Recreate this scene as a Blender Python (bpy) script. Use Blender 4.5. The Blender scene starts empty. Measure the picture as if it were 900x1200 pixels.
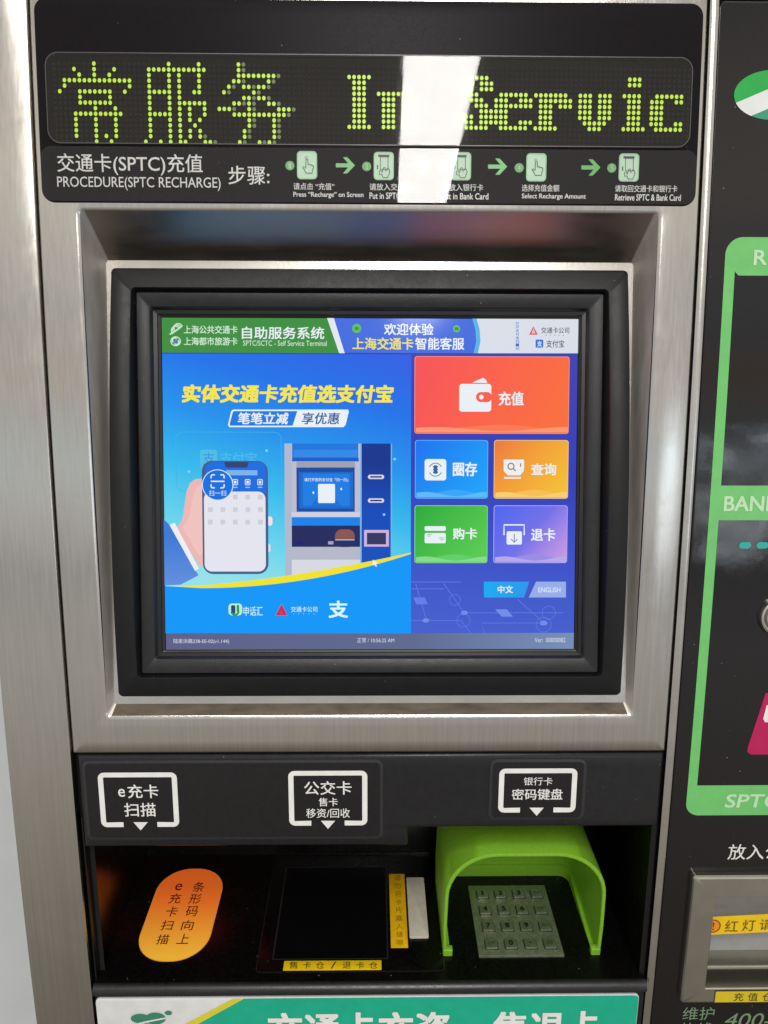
import bpy, bmesh, math, random
from mathutils import Vector, Matrix
from mathutils.geometry import tessellate_polygon
R = math.radians
rnd = random.Random(7)
scene = bpy.context.scene
COL = scene.collection

# ------------------------------------------------------------------ camera
PITCH, YAW, ROLL = 12.5, 0.8, 0.2
FPX = 900.0                                   # focal length in pixels of a 900 x 1200 frame
CAMLOC = Vector((0, 0, 1.45))
camd = bpy.data.cameras.new('camera')
camd.sensor_fit = 'VERTICAL'; camd.sensor_height = 36; camd.sensor_width = 27
camd.lens = 36 * FPX / 1200
camd.clip_start = 0.02; camd.clip_end = 100
cam = bpy.data.objects.new('camera', camd); COL.objects.link(cam)
ROT = Matrix.Rotation(R(-YAW), 3, 'Z') @ Matrix.Rotation(R(90 - PITCH), 3, 'X') @ Matrix.Rotation(R(ROLL), 3, 'Z')
cam.matrix_world = Matrix.Translation(CAMLOC) @ ROT.to_4x4()
scene.camera = cam

# ------------------------------------------------------------------ light: the hall around the machine
scene.view_settings.view_transform = 'Standard'; scene.view_settings.look = 'None'
scene.view_settings.exposure = 0; scene.view_settings.gamma = 1

def lin(c):
    f = lambda x: x / 12.92 if x <= .04045 else ((x + .055) / 1.055) ** 2.4
    return tuple(f(x / 255.0) for x in c[:3]) + (1,)

world = bpy.data.worlds.new('World'); scene.world = world; world.use_nodes = True
wn, wl = world.node_tree.nodes, world.node_tree.links
bg = wn['Background']
tc = wn.new('ShaderNodeTexCoord'); sp = wn.new('ShaderNodeSeparateXYZ'); wl.new(tc.outputs['Generated'], sp.inputs[0])
mz = wn.new('ShaderNodeMapping'); wl.new(tc.outputs['Generated'], mz.inputs[0]); mz.inputs['Scale'].default_value = (1.5, 1.5, 7)
nz = wn.new('ShaderNodeTexNoise'); wl.new(mz.outputs[0], nz.inputs['Vector']); nz.inputs['Scale'].default_value = 1.6; nz.inputs['Detail'].default_value = 4
ma = wn.new('ShaderNodeMath'); ma.operation = 'MULTIPLY_ADD'; wl.new(nz.outputs['Fac'], ma.inputs[0]); ma.inputs[1].default_value = 0.05; ma.inputs[2].default_value = -0.025
mb_ = wn.new('ShaderNodeMath'); mb_.operation = 'ADD'; wl.new(sp.outputs['Z'], mb_.inputs[0]); wl.new(ma.outputs[0], mb_.inputs[1])
mc = wn.new('ShaderNodeMath'); mc.operation = 'MULTIPLY_ADD'; wl.new(mb_.outputs[0], mc.inputs[0]); mc.inputs[1].default_value = .5; mc.inputs[2].default_value = .5
ramp = wn.new('ShaderNodeValToRGB'); wl.new(mc.outputs[0], ramp.inputs[0])
HALL = [(-1, (70, 64, 58)), (-.72, (112, 106, 98)), (-.62, (128, 122, 113)), (-.47, (150, 145, 137)), (-.28, (172, 170, 166)),
        (-.16, (156, 155, 155)), (-.10, (196, 191, 187)), (-.02, (196, 208, 212)), (.04, (182, 185, 186)), (.10, (192, 176, 160)),
        (.16, (180, 180, 181)), (.24, (192, 190, 187)), (.34, (214, 207, 197)), (.46, (200, 194, 185)), (.56, (166, 163, 156)), (.8, (190, 186, 178)), (1, (180, 176, 168))]
els = ramp.color_ramp.elements
while len(els) < len(HALL): els.new(.5)
for e, (z, c) in zip(els, HALL):
    e.position = z * .5 + .5; e.color = lin(c)
# a mottled, brightly lit advert wall across the hall, low on the right
def wmath(op, a, b=None, c=None):
    q = wn.new('ShaderNodeMath'); q.operation = op
    for i, x in enumerate((a, b, c)):
        if x is None: continue
        if isinstance(x, (int, float)): q.inputs[i].default_value = x
        else: wl.new(x, q.inputs[i])
    return q.outputs[0]
def window(x, a, b, soft):
    def edge(lo, hi):
        r_ = wn.new('ShaderNodeMapRange'); r_.interpolation_type = 'SMOOTHSTEP'; wl.new(x, r_.inputs[0]); r_.inputs[1].default_value = lo; r_.inputs[2].default_value = hi; return r_.outputs[0]
    return wmath('SUBTRACT', edge(a - soft, a + soft), edge(b - soft, b + soft))
n2 = wn.new('ShaderNodeTexNoise'); wl.new(tc.outputs['Generated'], n2.inputs['Vector']); n2.inputs['Scale'].default_value = 26; n2.inputs['Detail'].default_value = 8; n2.inputs['Distortion'].default_value = .8
mott = wn.new('ShaderNodeMapRange'); wl.new(n2.outputs['Fac'], mott.inputs[0]); mott.inputs[1].default_value = .42; mott.inputs[2].default_value = .62; mott.inputs[3].default_value = .06
adv = wmath('MULTIPLY', wmath('MULTIPLY', window(sp.outputs['X'], .385, .66, .03), window(sp.outputs['Z'], -.155, .03, .012)), mott.outputs[0])
front_ = wmath('LESS_THAN', sp.outputs['Y'], 0); adv = wmath('MULTIPLY', adv, front_)
mx_ = wn.new('ShaderNodeMix'); mx_.data_type = 'RGBA'; mx_.blend_type = 'ADD'; wl.new(adv, mx_.inputs[0]); wl.new(ramp.outputs[0], mx_.inputs[6]); mx_.inputs[7].default_value = (2.1, 2.35, 2.6, 1)
wl.new(mx_.outputs[2], bg.inputs['Color']); bg.inputs['Strength'].default_value = 1.22

def ceiling_lamp(x, y0, y1, w, z, radiance, col=(1, .97, .93)):
    l = bpy.data.lights.new('ceiling_lamp', 'AREA'); l.shape = 'RECTANGLE'; l.size = w; l.size_y = abs(y1 - y0)
    l.energy = radiance * math.pi * w * abs(y1 - y0); l.color = col
    o = bpy.data.objects.new('ceiling_lamp', l); COL.objects.link(o); o.location = (x, (y0 + y1) / 2, z); return o
ceiling_lamp(0.222, -2.82, -1.02, .235, 2.75, 35).rotation_euler.z = R(.9)
ceiling_lamp(0, -.95, -.65, .95, 2.75, 17)

# ------------------------------------------------------------------ surfaces things are laid out on
def ray(u, v):
    return (ROT @ Vector(((u - 450) / FPX, (600 - v) / FPX, -1)))
def at_depth(u, v, Z):                         # point on the sight line at depth Z along the camera axis
    return CAMLOC + ray(u, v) * Z

class Plane:
    def __init__(s, O, U, V): s.O, s.U, s.V = O, U.normalized(), V.normalized(); s.N = s.U.cross(s.V).normalized()
    def w(s, a, b, h=0): return s.O + s.U * a + s.V * b + s.N * h
    def uv(s, u, v):
        d = ray(u, v); t = (s.O - CAMLOC).dot(s.N) / d.dot(s.N); p = CAMLOC + d * t - s.O
        return (p.dot(s.U), p.dot(s.V))
class Front:                                   # gently convex front of the machines: lean grows with height
    warp = True
    def __init__(s, P0, lean, k): s.P0, s.l0, s.k = P0, R(lean), R(k)
    def prof(s, b):
        l = s.l0 + s.k * b
        return (s.P0.y - (math.cos(l) - math.cos(s.l0)) / s.k, s.P0.z + (math.sin(l) - math.sin(s.l0)) / s.k, l)
    def w(s, a, b, h=0):
        y, z, l = s.prof(b); return Vector((a, y - h * math.cos(l), z + h * math.sin(l)))
    def uv(s, u, v):
        d = ray(u, v); b = 0
        for _ in range(12):
            y, z, l = s.prof(b); N = Vector((0, -math.cos(l), math.sin(l))); Q = Vector((0, y, z))
            t = (Q - CAMLOC).dot(N) / d.dot(N); p = CAMLOC + d * t
            b += (p - Q).dot(Vector((0, math.sin(l), math.cos(l))))
        return (p.x, b)
class World:
    def w(s, a, b, h=0): return Vector((a, b, h))
F = Front(at_depth(450, 600, .603), PITCH - 9, 9.4)
_l = R(PITCH - 3.0)
S = Plane(at_depth(433, 566, .629), Vector((1, 0, 0)), Vector((0, math.sin(_l), math.cos(_l))))
_f = F.w(*F.uv(437, 1150)); _l = R(16 - PITCH)
D = Plane(Vector((0, _f.y, _f.z)), Vector((1, 0, 0)), Vector((0, math.cos(_l), math.sin(_l))))
W = World()

# ------------------------------------------------------------------ materials
MATS = {}
def principled(name, base, rough=.5, metal=0, spec=.5, emit=None, es=1.0, coat=0, noise=0, nscale=60, bump=0, bscale=400, stretch=(1, 1, 1), rvar=0, dust=0, smudge=0):
    if name in MATS: return MATS[name]
    m = bpy.data.materials.new(name); m.use_nodes = True; MATS[name] = m
    nt = m.node_tree; n, l = nt.nodes, nt.links; b = n['Principled BSDF']
    b.inputs['Base Color'].default_value = base if len(base) == 4 else lin(base)
    b.inputs['Roughness'].default_value = rough; b.inputs['Metallic'].default_value = metal
    b.inputs['Specular IOR Level'].default_value = spec; b.inputs['Coat Weight'].default_value = coat; b.inputs['Coat Roughness'].default_value = .05
    if emit is not None:
        b.inputs['Emission Color'].default_value = lin(emit); b.inputs['Emission Strength'].default_value = es
    t = n.new('ShaderNodeTexCoord'); mp = n.new('ShaderNodeMapping'); l.new(t.outputs['Object'], mp.inputs[0]); mp.inputs['Scale'].default_value = stretch
    if noise or rvar:
        x = n.new('ShaderNodeTexNoise'); l.new(mp.outputs[0], x.inputs['Vector']); x.inputs['Scale'].default_value = nscale; x.inputs['Detail'].default_value = 5
        if noise:
            mx = n.new('ShaderNodeMix'); mx.data_type = 'RGBA'; mx.blend_type = 'MULTIPLY'; mx.inputs[0].default_value = 1
            mr = n.new('ShaderNodeMapRange'); l.new(x.outputs['Fac'], mr.inputs[0]); mr.inputs[1].default_value = .3; mr.inputs[2].default_value = .7
            mr.inputs[3].default_value = 1 - noise; mr.inputs[4].default_value = 1 + noise
            mx.inputs[6].default_value = b.inputs['Base Color'].default_value; l.new(mr.outputs[0], mx.inputs[7]); l.new(mx.outputs[2], b.inputs['Base Color'])
        if rvar:
            mr2 = n.new('ShaderNodeMapRange'); l.new(x.outputs['Fac'], mr2.inputs[0]); mr2.inputs[1].default_value = .3; mr2.inputs[2].default_value = .7
            mr2.inputs[3].default_value = max(0, rough - rvar); mr2.inputs[4].default_value = rough + rvar; l.new(mr2.outputs[0], b.inputs['Roughness'])
    if dust:                                     # sparse pale specks of dust and tiny nicks
        vo = n.new('ShaderNodeTexVoronoi'); l.new(t.outputs['Object'], vo.inputs['Vector']); vo.inputs['Scale'].default_value = 170
        sc_ = n.new('ShaderNodeSeparateColor'); l.new(vo.outputs['Color'], sc_.inputs[0])
        k1 = n.new('ShaderNodeMath'); k1.operation = 'LESS_THAN'; l.new(sc_.outputs[0], k1.inputs[0]); k1.inputs[1].default_value = dust
        k2 = n.new('ShaderNodeMapRange'); l.new(vo.outputs['Distance'], k2.inputs[0]); k2.inputs[1].default_value = .03; k2.inputs[2].default_value = .10; k2.inputs[3].default_value = 1; k2.inputs[4].default_value = 0
        k3 = n.new('ShaderNodeMath'); k3.operation = 'MULTIPLY'; l.new(k1.outputs[0], k3.inputs[0]); l.new(k2.outputs[0], k3.inputs[1])
        k4 = n.new('ShaderNodeMath'); k4.operation = 'MULTIPLY'; l.new(k3.outputs[0], k4.inputs[0]); l.new(sc_.outputs[1], k4.inputs[1])
        md = n.new('ShaderNodeMix'); md.data_type = 'RGBA'; l.new(k4.outputs[0], md.inputs[0]); src = b.inputs['Base Color']
        if src.links: l.new(src.links[0].from_socket, md.inputs[6])
        else: md.inputs[6].default_value = src.default_value
        md.inputs[7].default_value = (.32, .31, .29, 1); l.new(md.outputs[2], b.inputs['Base Color'])
    if smudge:                                   # wiped and fingered patches: gloss differs from place to place
        sn = n.new('ShaderNodeTexNoise'); l.new(t.outputs['Object'], sn.inputs['Vector']); sn.inputs['Scale'].default_value = 14; sn.inputs['Detail'].default_value = 7; sn.inputs['Roughness'].default_value = .65; sn.inputs['Distortion'].default_value = 1.2
        sm = n.new('ShaderNodeMapRange'); l.new(sn.outputs['Fac'], sm.inputs[0]); sm.inputs[1].default_value = .45; sm.inputs[2].default_value = .7; sm.inputs[3].default_value = 0; sm.inputs[4].default_value = smudge
        sa = n.new('ShaderNodeMath'); sa.operation = 'ADD'; src = b.inputs['Roughness']
        if src.links: l.new(src.links[0].from_socket, sa.inputs[0])
        else: sa.inputs[0].default_value = src.default_value
        l.new(sm.outputs[0], sa.inputs[1]); l.new(sa.outputs[0], b.inputs['Roughness'])
    if bump:
        y = n.new('ShaderNodeTexNoise'); l.new(mp.outputs[0], y.inputs['Vector']); y.inputs['Scale'].default_value = bscale; y.inputs['Detail'].default_value = 3
        bp = n.new('ShaderNodeBump'); bp.inputs['Strength'].default_value = bump; bp.inputs['Distance'].default_value = .0006
        l.new(y.outputs['Fac'], bp.inputs['Height']); l.new(bp.outputs[0], b.inputs['Normal'])
    return m
def flat(c, rough=.45, **k):                    # printed ink or sticker
    return principled('ink_%d_%d_%d_%d' % (c[0], c[1], c[2], int(rough * 100)), c, rough, noise=.05, nscale=90, **k)
SCR = 1.0
def pix(c, es=SCR):                             # lit screen colour behind a glossy touch glass
    return principled('screen_%d_%d_%d' % tuple(c), (2, 2, 3), .10, spec=.16, emit=c, es=es)
def grad(name, stops, dirx, dirz, es=SCR):      # picture on the screen that shades from colour to colour
    if name in MATS: return MATS[name]
    m = principled(name, (2, 2, 3), .10, spec=.16, emit=(0, 0, 0), es=es); nt = m.node_tree; n, l = nt.nodes, nt.links
    t = n.new('ShaderNodeTexCoord'); sx = n.new('ShaderNodeSeparateXYZ'); l.new(t.outputs['Generated'], sx.inputs[0])
    a = n.new('ShaderNodeMath'); a.operation = 'MULTIPLY'; l.new(sx.outputs['X'], a.inputs[0]); a.inputs[1].default_value = dirx
    c = n.new('ShaderNodeMath'); c.operation = 'MULTIPLY_ADD'; l.new(sx.outputs['Z'], c.inputs[0]); c.inputs[1].default_value = dirz; l.new(a.outputs[0], c.inputs[2])
    o = n.new('ShaderNodeMath'); o.operation = 'ADD'; l.new(c.outputs[0], o.inputs[0]); o.inputs[1].default_value = -min(0, dirx) - min(0, dirz)
    r = n.new('ShaderNodeValToRGB'); l.new(o.outputs[0], r.inputs[0]); e = r.color_ramp.elements
    while len(e) < len(stops): e.new(.5)
    for q, (p, col) in zip(e, stops): q.position = p; q.color = lin(col)
    l.new(r.outputs[0], n['Principled BSDF'].inputs['Emission Color']); return m

STEEL = principled('brushed_steel', (.60, .58, .545, 1), .17, 1, noise=.05, nscale=40, stretch=(12, 12, .06), bump=.055, bscale=260, rvar=.02, smudge=.08)
STEELR = principled('brushed_steel_recess', (.62, .58, .53, 1), .52, .62, noise=.05, nscale=60, stretch=(2, 2, .6), bump=.08, bscale=300, rvar=.05)
STEELH = principled('rolled_steel_trim', (.62, .60, .57, 1), .24, 1, noise=.08, nscale=30, bump=.1, bscale=300)
STEEL_SHADED = principled('shaded_steel_flange', (.42, .37, .33, 1), .37, 1, noise=.06, nscale=60, stretch=(.6, 2, 2), bump=.06, bscale=300, rvar=.04)  # same steel as the recess, shade of its top wall put into a darker base
GAP = principled('dark_gap', (14, 12, 11), .8, noise=.2)
SIGN = principled('matte_black_panel', (21, 17, 22), .42, spec=.12, noise=.2, nscale=700, bump=.08, bscale=1500, rvar=.04, dust=.05)
STRIP = principled('black_print', (21, 18, 22), .5, spec=.1, noise=.05, nscale=300, dust=.04)
PANE = principled('led_board_black', (17, 15, 13), .5, spec=.1, noise=.2, nscale=400)
BEZEL = principled('textured_black_plastic', (17, 17, 19), .40, spec=.34, noise=.15, nscale=200, bump=.25, bscale=1400, rvar=.04, dust=.10, smudge=.1)
BEZIN = principled('satin_black_plastic', (27, 28, 32), .34, spec=.42, noise=.12, nscale=200, bump=.2, bscale=1400, rvar=.05, dust=.06, smudge=.1)
FASC = principled('black_powder_coat', (25, 25, 28), .30, noise=.12, nscale=150, bump=.15, bscale=1300, rvar=.05, dust=.07, smudge=.12)
DECK = principled('gloss_black_shelf', (9, 8, 8), .25, spec=.25, noise=.25, nscale=250, bump=.04, bscale=700, rvar=.06, dust=.16, smudge=.15)
RGLASS = principled('black_glass', (17, 14, 17), .03, spec=.6, noise=.2, nscale=400, bump=.02, bscale=200, rvar=.01, dust=.07, smudge=.06)
LIME = principled('lime_plastic', (128, 184, 44), .42, noise=.06, nscale=300, bump=.2, bscale=1500, smudge=.15)
KEYM = principled('worn_keypad_metal', (.22, .25, .17, 1), .38, .55, noise=.2, nscale=250, bump=.25, bscale=900, rvar=.06)
WALLM = principled('pale_wall_paint', (214, 219, 222), .6, noise=.03, nscale=12, bump=.1, bscale=200)
BODY = principled('cabinet_sheet_metal', (.5, .49, .47, 1), .4, 1, noise=.08, nscale=20)
INKW = flat((236, 236, 234)); INKG = flat((228, 228, 226)); INKB = flat((22, 20, 20)); GREEN = flat((112, 196, 112), .3); PALEG = flat((200, 228, 205))
YEL = flat((240, 200, 20), .35)

def thin_glass(name, rough, tint, ior=1.45, bump=0, stretch=(1, 1, 3)):   # clear sheet: lets light straight through, mirrors by Fresnel
    m = bpy.data.materials.new(name); m.use_nodes = True; nt = m.node_tree; n, l = nt.nodes, nt.links
    n.remove(n['Principled BSDF']); t = n.new('ShaderNodeBsdfTransparent'); t.inputs[0].default_value = (tint, tint, tint, 1)
    g = n.new('ShaderNodeBsdfGlossy'); g.inputs['Roughness'].default_value = rough; f = n.new('ShaderNodeFresnel'); f.inputs['IOR'].default_value = ior
    x = n.new('ShaderNodeMixShader'); l.new(f.outputs[0], x.inputs[0]); l.new(t.outputs[0], x.inputs[1]); l.new(g.outputs[0], x.inputs[2]); l.new(x.outputs[0], n['Material Output'].inputs[0])
    if not bump: return m
    tc_ = n.new('ShaderNodeTexCoord'); mp = n.new('ShaderNodeMapping'); mp.inputs['Scale'].default_value = stretch; l.new(tc_.outputs['Object'], mp.inputs[0])
    y = n.new('ShaderNodeTexNoise'); y.inputs['Scale'].default_value = 90; l.new(mp.outputs[0], y.inputs['Vector']); bp = n.new('ShaderNodeBump'); bp.inputs['Strength'].default_value = bump; bp.inputs['Distance'].default_value = .0006
    l.new(y.outputs['Fac'], bp.inputs['Height']); l.new(bp.outputs[0], g.inputs['Normal']); l.new(bp.outputs[0], f.inputs['Normal']); return m
CLEAR = thin_glass('clear_acrylic', .03, .99); FILM = thin_glass('clear_film', .02, .99)

# ------------------------------------------------------------------ text to outlines
_tc = {}
def glyphs(txt, bold):
    k = (txt, bold)
    if k in _tc: return _tc[k]
    c = bpy.data.curves.new('lettering', 'FONT'); c.body = txt; c.size = 1; c.offset = bold; c.resolution_u = 3
    o = bpy.data.objects.new('lettering', c); COL.objects.link(o)
    dg = bpy.context.evaluated_depsgraph_get(); dg.update()
    me = bpy.data.meshes.new_from_object(o.evaluated_get(dg))
    vs = [(v.co.x, v.co.y) for v in me.vertices]; fs = [tuple(p.vertices) for p in me.polygons]
    bpy.data.meshes.remove(me); bpy.data.objects.remove(o); bpy.data.curves.remove(c)
    x0 = min(v[0] for v in vs); x1 = max(v[0] for v in vs); y0 = min(v[1] for v in vs); y1 = max(v[1] for v in vs)
    _tc[k] = ([((v[0] - x0) / max(1e-6, x1 - x0), (v[1] - y0) / max(1e-6, y1 - y0)) for v in vs], fs); return _tc[k]

# ------------------------------------------------------------------ mesh builder
def rr(a0, b0, a1, b1, r, n=6):
    r = max(0, min(r, abs(a1 - a0) / 2 - 1e-6, abs(b1 - b0) / 2 - 1e-6)); out = []
    for cx, cy, st in ((a1 - r, b1 - r, 0), (a0 + r, b1 - r, 90), (a0 + r, b0 + r, 180), (a1 - r, b0 + r, 270)):
        for i in range(n + 1):
            t = R(st + 90 * i / n); out.append((cx + r * math.cos(t), cy + r * math.sin(t)))
    return out
class MB:
    def __init__(s, S): s.S = S; s.v = []; s.f = []; s.m = []; s.mats = []
    def mi(s, m):
        if m not in s.mats: s.mats.append(m)
        return s.mats.index(m)
    def add(s, vs, fs, m):
        o = len(s.v); s.v += vs; k = s.mi(m)
        for f in fs: s.f.append([i + o for i in f]); s.m.append(k)
    def box(s, u0, v0, u1, v1):                 # photo box -> (a0, b0, a1, b1) on this surface
        um, vm = (u0 + u1) / 2, (v0 + v1) / 2; q = s.S.uv
        return (q(u0, vm)[0], q(um, v1)[1], q(u1, vm)[0], q(um, v0)[1])
    def pts(s, L): return [s.S.uv(u, v) for u, v in L]
    def poly(s, pts, h, m):
        tri = tessellate_polygon([[Vector((p[0], p[1], 0)) for p in pts]])
        ar = sum(pts[i][0] * pts[(i + 1) % len(pts)][1] - pts[(i + 1) % len(pts)][0] * pts[i][1] for i in range(len(pts)))
        fs = []
        for t in tri:
            a, b, c = (pts[i] for i in t)
            cr = (b[0] - a[0]) * (c[1] - a[1]) - (c[0] - a[0]) * (b[1] - a[1])
            fs.append(t if cr > 0 else t[::-1])
        s.add([(p[0], p[1], h) for p in pts], fs, m)
    def ppoly(s, L, h, m): s.poly(s.pts(L), h, m)
    def rrect(s, bx, r, h, m, n=6): s.add([(p[0], p[1], h) for p in rr(*bx, r, n)], [list(range(4 * (n + 1)))], m)
    def prr(s, bx, r, h, m): s.rrect(s.box(*bx), r, h, m)
    def loft(s, loops, m, closed=True, cap0=False, cap1=False):
        n = len(loops[0]); vs = [p for L in loops for p in L]; fs = []
        for j in range(len(loops) - 1):
            for i in range(n if closed else n - 1):
                k = (i + 1) % n; fs.append([j * n + i, j * n + k, (j + 1) * n + k, (j + 1) * n + i])
        if cap1: fs.append([(len(loops) - 1) * n + i for i in range(n)])
        if cap0: fs.append([i for i in range(n)][::-1])
        s.add(vs, fs, m)
    def slab(s, bx, r, h0, h1, m, bev=.0006, n=6, back=False):
        a0, b0, a1, b1 = bx
        def L(i, h): return [(p[0], p[1], h) for p in rr(a0 + i, b0 + i, a1 - i, b1 - i, max(r - i, .00005), n)]
        s.loft([L(0, h0), L(0, h1 - bev), L(bev * .3, h1 - bev * .3), L(bev, h1)], m, cap1=True, cap0=back)
    def pslab(s, bx, r, h0, h1, m, bev=.0006): s.slab(s.box(*bx), r, h0, h1, m, bev)
    def ring(s, bo, ro, bi, ri, h, m, n=6, hi=None):
        s.loft([[(p[0], p[1], h) for p in rr(*bo, ro, n)], [(p[0], p[1], h if hi is None else hi) for p in rr(*bi, ri, n)]], m)
    def outline(s, bx, r, w, h, m, n=6):
        a0, b0, a1, b1 = bx; s.ring(bx, r, (a0 + w, b0 + w, a1 - w, b1 - w), max(r - w, .0001), h, m, n)
    def stroke(s, pts, w, h, m, closed=False):
        n = len(pts); L, Q = [], []
        for i in range(n):
            p0 = pts[(i - 1) % n] if closed or i else pts[i]; p1 = pts[(i + 1) % n] if closed or i < n - 1 else pts[i]
            dx, dy = p1[0] - p0[0], p1[1] - p0[1]; d = math.hypot(dx, dy) or 1; nx, ny = -dy / d * w / 2, dx / d * w / 2
            L.append((pts[i][0] - nx, pts[i][1] - ny, h)); Q.append((pts[i][0] + nx, pts[i][1] + ny, h))
        fs = [[i, (i + 1) % n, n + (i + 1) % n, n + i] for i in range(n if closed else n - 1)]
        s.add(L + Q, fs, m)
    def pstroke(s, L, wpx, h, m, closed=False): s.stroke(s.pts(L), wpx * .0007, h, m, closed)
    def disc(s, c, ra, rb, h, m, n=20): s.add([(c[0] + ra * math.cos(2 * math.pi * i / n), c[1] + rb * math.sin(2 * math.pi * i / n), h) for i in range(n)], [list(range(n))], m)
    def pdisc(s, u, v, ru, rv, h, m, n=20):
        b = s.box(u - ru, v - rv, u + ru, v + rv); s.disc(((b[0] + b[2]) / 2, (b[1] + b[3]) / 2), (b[2] - b[0]) / 2, (b[3] - b[1]) / 2, h, m, n)
    def arc(s, c, r, a0, a1, w, h, m, n=14): s.stroke([(c[0] + r * math.cos(R(a0 + (a1 - a0) * i / n)), c[1] + r * math.sin(R(a0 + (a1 - a0) * i / n))) for i in range(n + 1)], w, h, m)
    def text(s, txt, bx, h, m, bold=0.0, shear=0):
        vs, fs = glyphs(txt, 0); a0, b0, a1, b1 = bx; d = bold * .8 * abs(b1 - b0)
        a0 += d; b0 += d; a1 -= d; b1 -= d       # heavier strokes: the outline laid down a few times, each a hair apart
        for q, (ox, oy) in enumerate(((0, 0), (-1, -.8), (1, -.8), (-1, .8), (1, .8)) if bold > .003 else ((0, 0),)):
            s.add([(a0 + (a1 - a0) * x + shear * (y - .5) * (b1 - b0) + ox * d, b0 + (b1 - b0) * y + oy * d, h + q * 1.5e-5) for x, y in vs], fs, m)
    def ptext(s, txt, u0, v0, u1, v1, h, m, bold=0.0, shear=0): s.text(txt, s.box(u0, v0, u1, v1), h, m, bold, shear)
    def build(s, name, parent=None, smooth=35, step=.012):
        S_ = s.S; bm = bmesh.new(); bv = [bm.verts.new(p) for p in s.v]
        for f, k in zip(s.f, s.m):
            try: q = bm.faces.new([bv[i] for i in f]); q.material_index = k
            except ValueError: pass
        if getattr(S_, 'warp', False) and s.v:
            lo = min(p[1] for p in s.v); hi = max(p[1] for p in s.v)
            if hi - lo > .02:
                k = math.floor(lo / step) + 1
                while k * step < hi:
                    long = [f for f in bm.faces if min(v.co.y for v in f.verts) < k * step < max(v.co.y for v in f.verts) and max(v.co.y for v in f.verts) - min(v.co.y for v in f.verts) > step * .9]
                    if long:
                        g = set(long)
                        for f in long: g.update(f.edges); g.update(f.verts)
                        bmesh.ops.bisect_plane(bm, geom=list(g), plane_co=(0, k * step, 0), plane_no=(0, 1, 0))
                    k += 1
        for v in bm.verts: v.co = S_.w(v.co.x, v.co.y, v.co.z)
        bmesh.ops.remove_doubles(bm, verts=bm.verts[:], dist=1e-7)
        xs = [v.co for v in bm.verts]
        c = Vector([(min(p[i] for p in xs) + max(p[i] for p in xs)) / 2 for i in range(3)])
        for v in bm.verts: v.co -= c
        me = bpy.data.meshes.new(name); bm.to_mesh(me); bm.free()
        for m in s.mats: me.materials.append(m)
        if smooth:
            me.shade_smooth(); me.set_sharp_from_angle(angle=R(smooth))
        o = bpy.data.objects.new(name, me); COL.objects.link(o)
        base = Vector((0, 0, 0)); p = parent
        if p is not None:
            o.parent = p; base = p['_w'] if '_w' in p else (0, 0, 0); base = Vector(base)
        o.location = c - base; o['_w'] = tuple(c); return o
def empty(name, loc):
    o = bpy.data.objects.new(name, None); COL.objects.link(o); o.location = loc; o['_w'] = tuple(loc); o.empty_display_size = .1; return o
def thing(o, label, cat, group=None):
    o['label'] = label; o['category'] = cat
    if group: o['group'] = group
    return o
def lab(o, label): o['label'] = label; return o

# ================================================================== the setting
m = MB(W); m.add([(-3.5, 1.25, 0), (3.5, 1.25, 0), (3.5, 1.25, 3), (-3.5, 1.25, 3)], [[0, 1, 2, 3]], WALLM)
o = m.build('wall'); o['kind'] = 'structure'; o['label'] = 'pale painted wall behind the machine'; o['category'] = 'wall'

# ================================================================== recharge machine
kiosk = empty('recharge_kiosk', (0, F.P0.y + .3, .45))
thing(kiosk, 'steel framed travel card recharge machine with lit touch screen, LED sign and shelf below', 'ticket machine')
seamL = lambda v: F.uv(*[(62, 600)][0])[0]
A_L = sum(F.uv(u, v)[0] for u, v in ((34, 0), (42, 220), (49, 360), (86, 882), (92, 960), (113, 1195))) / 6
A_R = sum(F.uv(u, v)[0] for u, v in ((827, 0), (821, 220), (815, 360), (792, 740), (782, 880), (773, 960), (752, 1195))) / 7
A_P = sum(F.uv(u, v)[0] for u, v in ((2, 862), (13, 973), (27, 1058), (44, 1200))) / 4      # outer edge of the pillar
B_T = F.uv(440, -70)[1]; B_F = F.uv(440, 882.5)[1]; B_B = F.uv(440, 1800)[1]
T = .0016                                       # width of the seams

# --- left steel pillar (folded sheet: front face, rounded edges, outer side)
m = MB(F)
for hh, in ((0,),):
    prof = [(A_P, -.36), (A_P, -.003), (A_P + .0009, -.0009), (A_P + .003, 0), (A_L - T - .0022, 0), (A_L - T - .0007, -.0007), (A_L - T, -.0022), (A_L - T, -.02)]
    m.loft([[(a, B_B, h) for a, h in prof], [(a, B_T, h) for a, h in prof]][::-1], STEEL, closed=False)
m.build('steel_pillar', kiosk)
# --- dark sheet standing in for the unlit void behind the seams
m = MB(F); m.add([(A_L - .006, B_B, -.014), (A_L + .006, B_B, -.014), (A_L + .006, B_T, -.014), (A_L - .006, B_T, -.014)], [[0, 1, 2, 3]], GAP)
m.build('seam_void', kiosk)

# --- steel front panel with the opening for the screen
OP = (sum(F.uv(u, v)[0] for u, v in ((94, 290), (126, 832))) / 2, F.uv(432, 838.5)[1], sum(F.uv(u, v)[0] for u, v in ((770, 290), (741.5, 832))) / 2, F.uv(432, 248)[1])
out = (A_L, B_F, A_R, B_T)
m = MB(F)
def fr(bx, i, r, h, n=5): return [(p[0], p[1], h) for p in rr(bx[0] + i, bx[1] + i, bx[2] - i, bx[3] - i, r, n)]
m.loft([fr(out, 0, .0012, -.02), fr(out, 0, .0012, -.0022), fr(out, .0007, .0012, -.0007), fr(out, .0022, .0012, 0), fr(OP, -.003, .006, 0), fr(OP, -.0014, .0045, -.0003), fr(OP, -.0002, .0034, -.0012)], STEEL)
panel = m.build('front_panel', kiosk, smooth=50)
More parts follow.
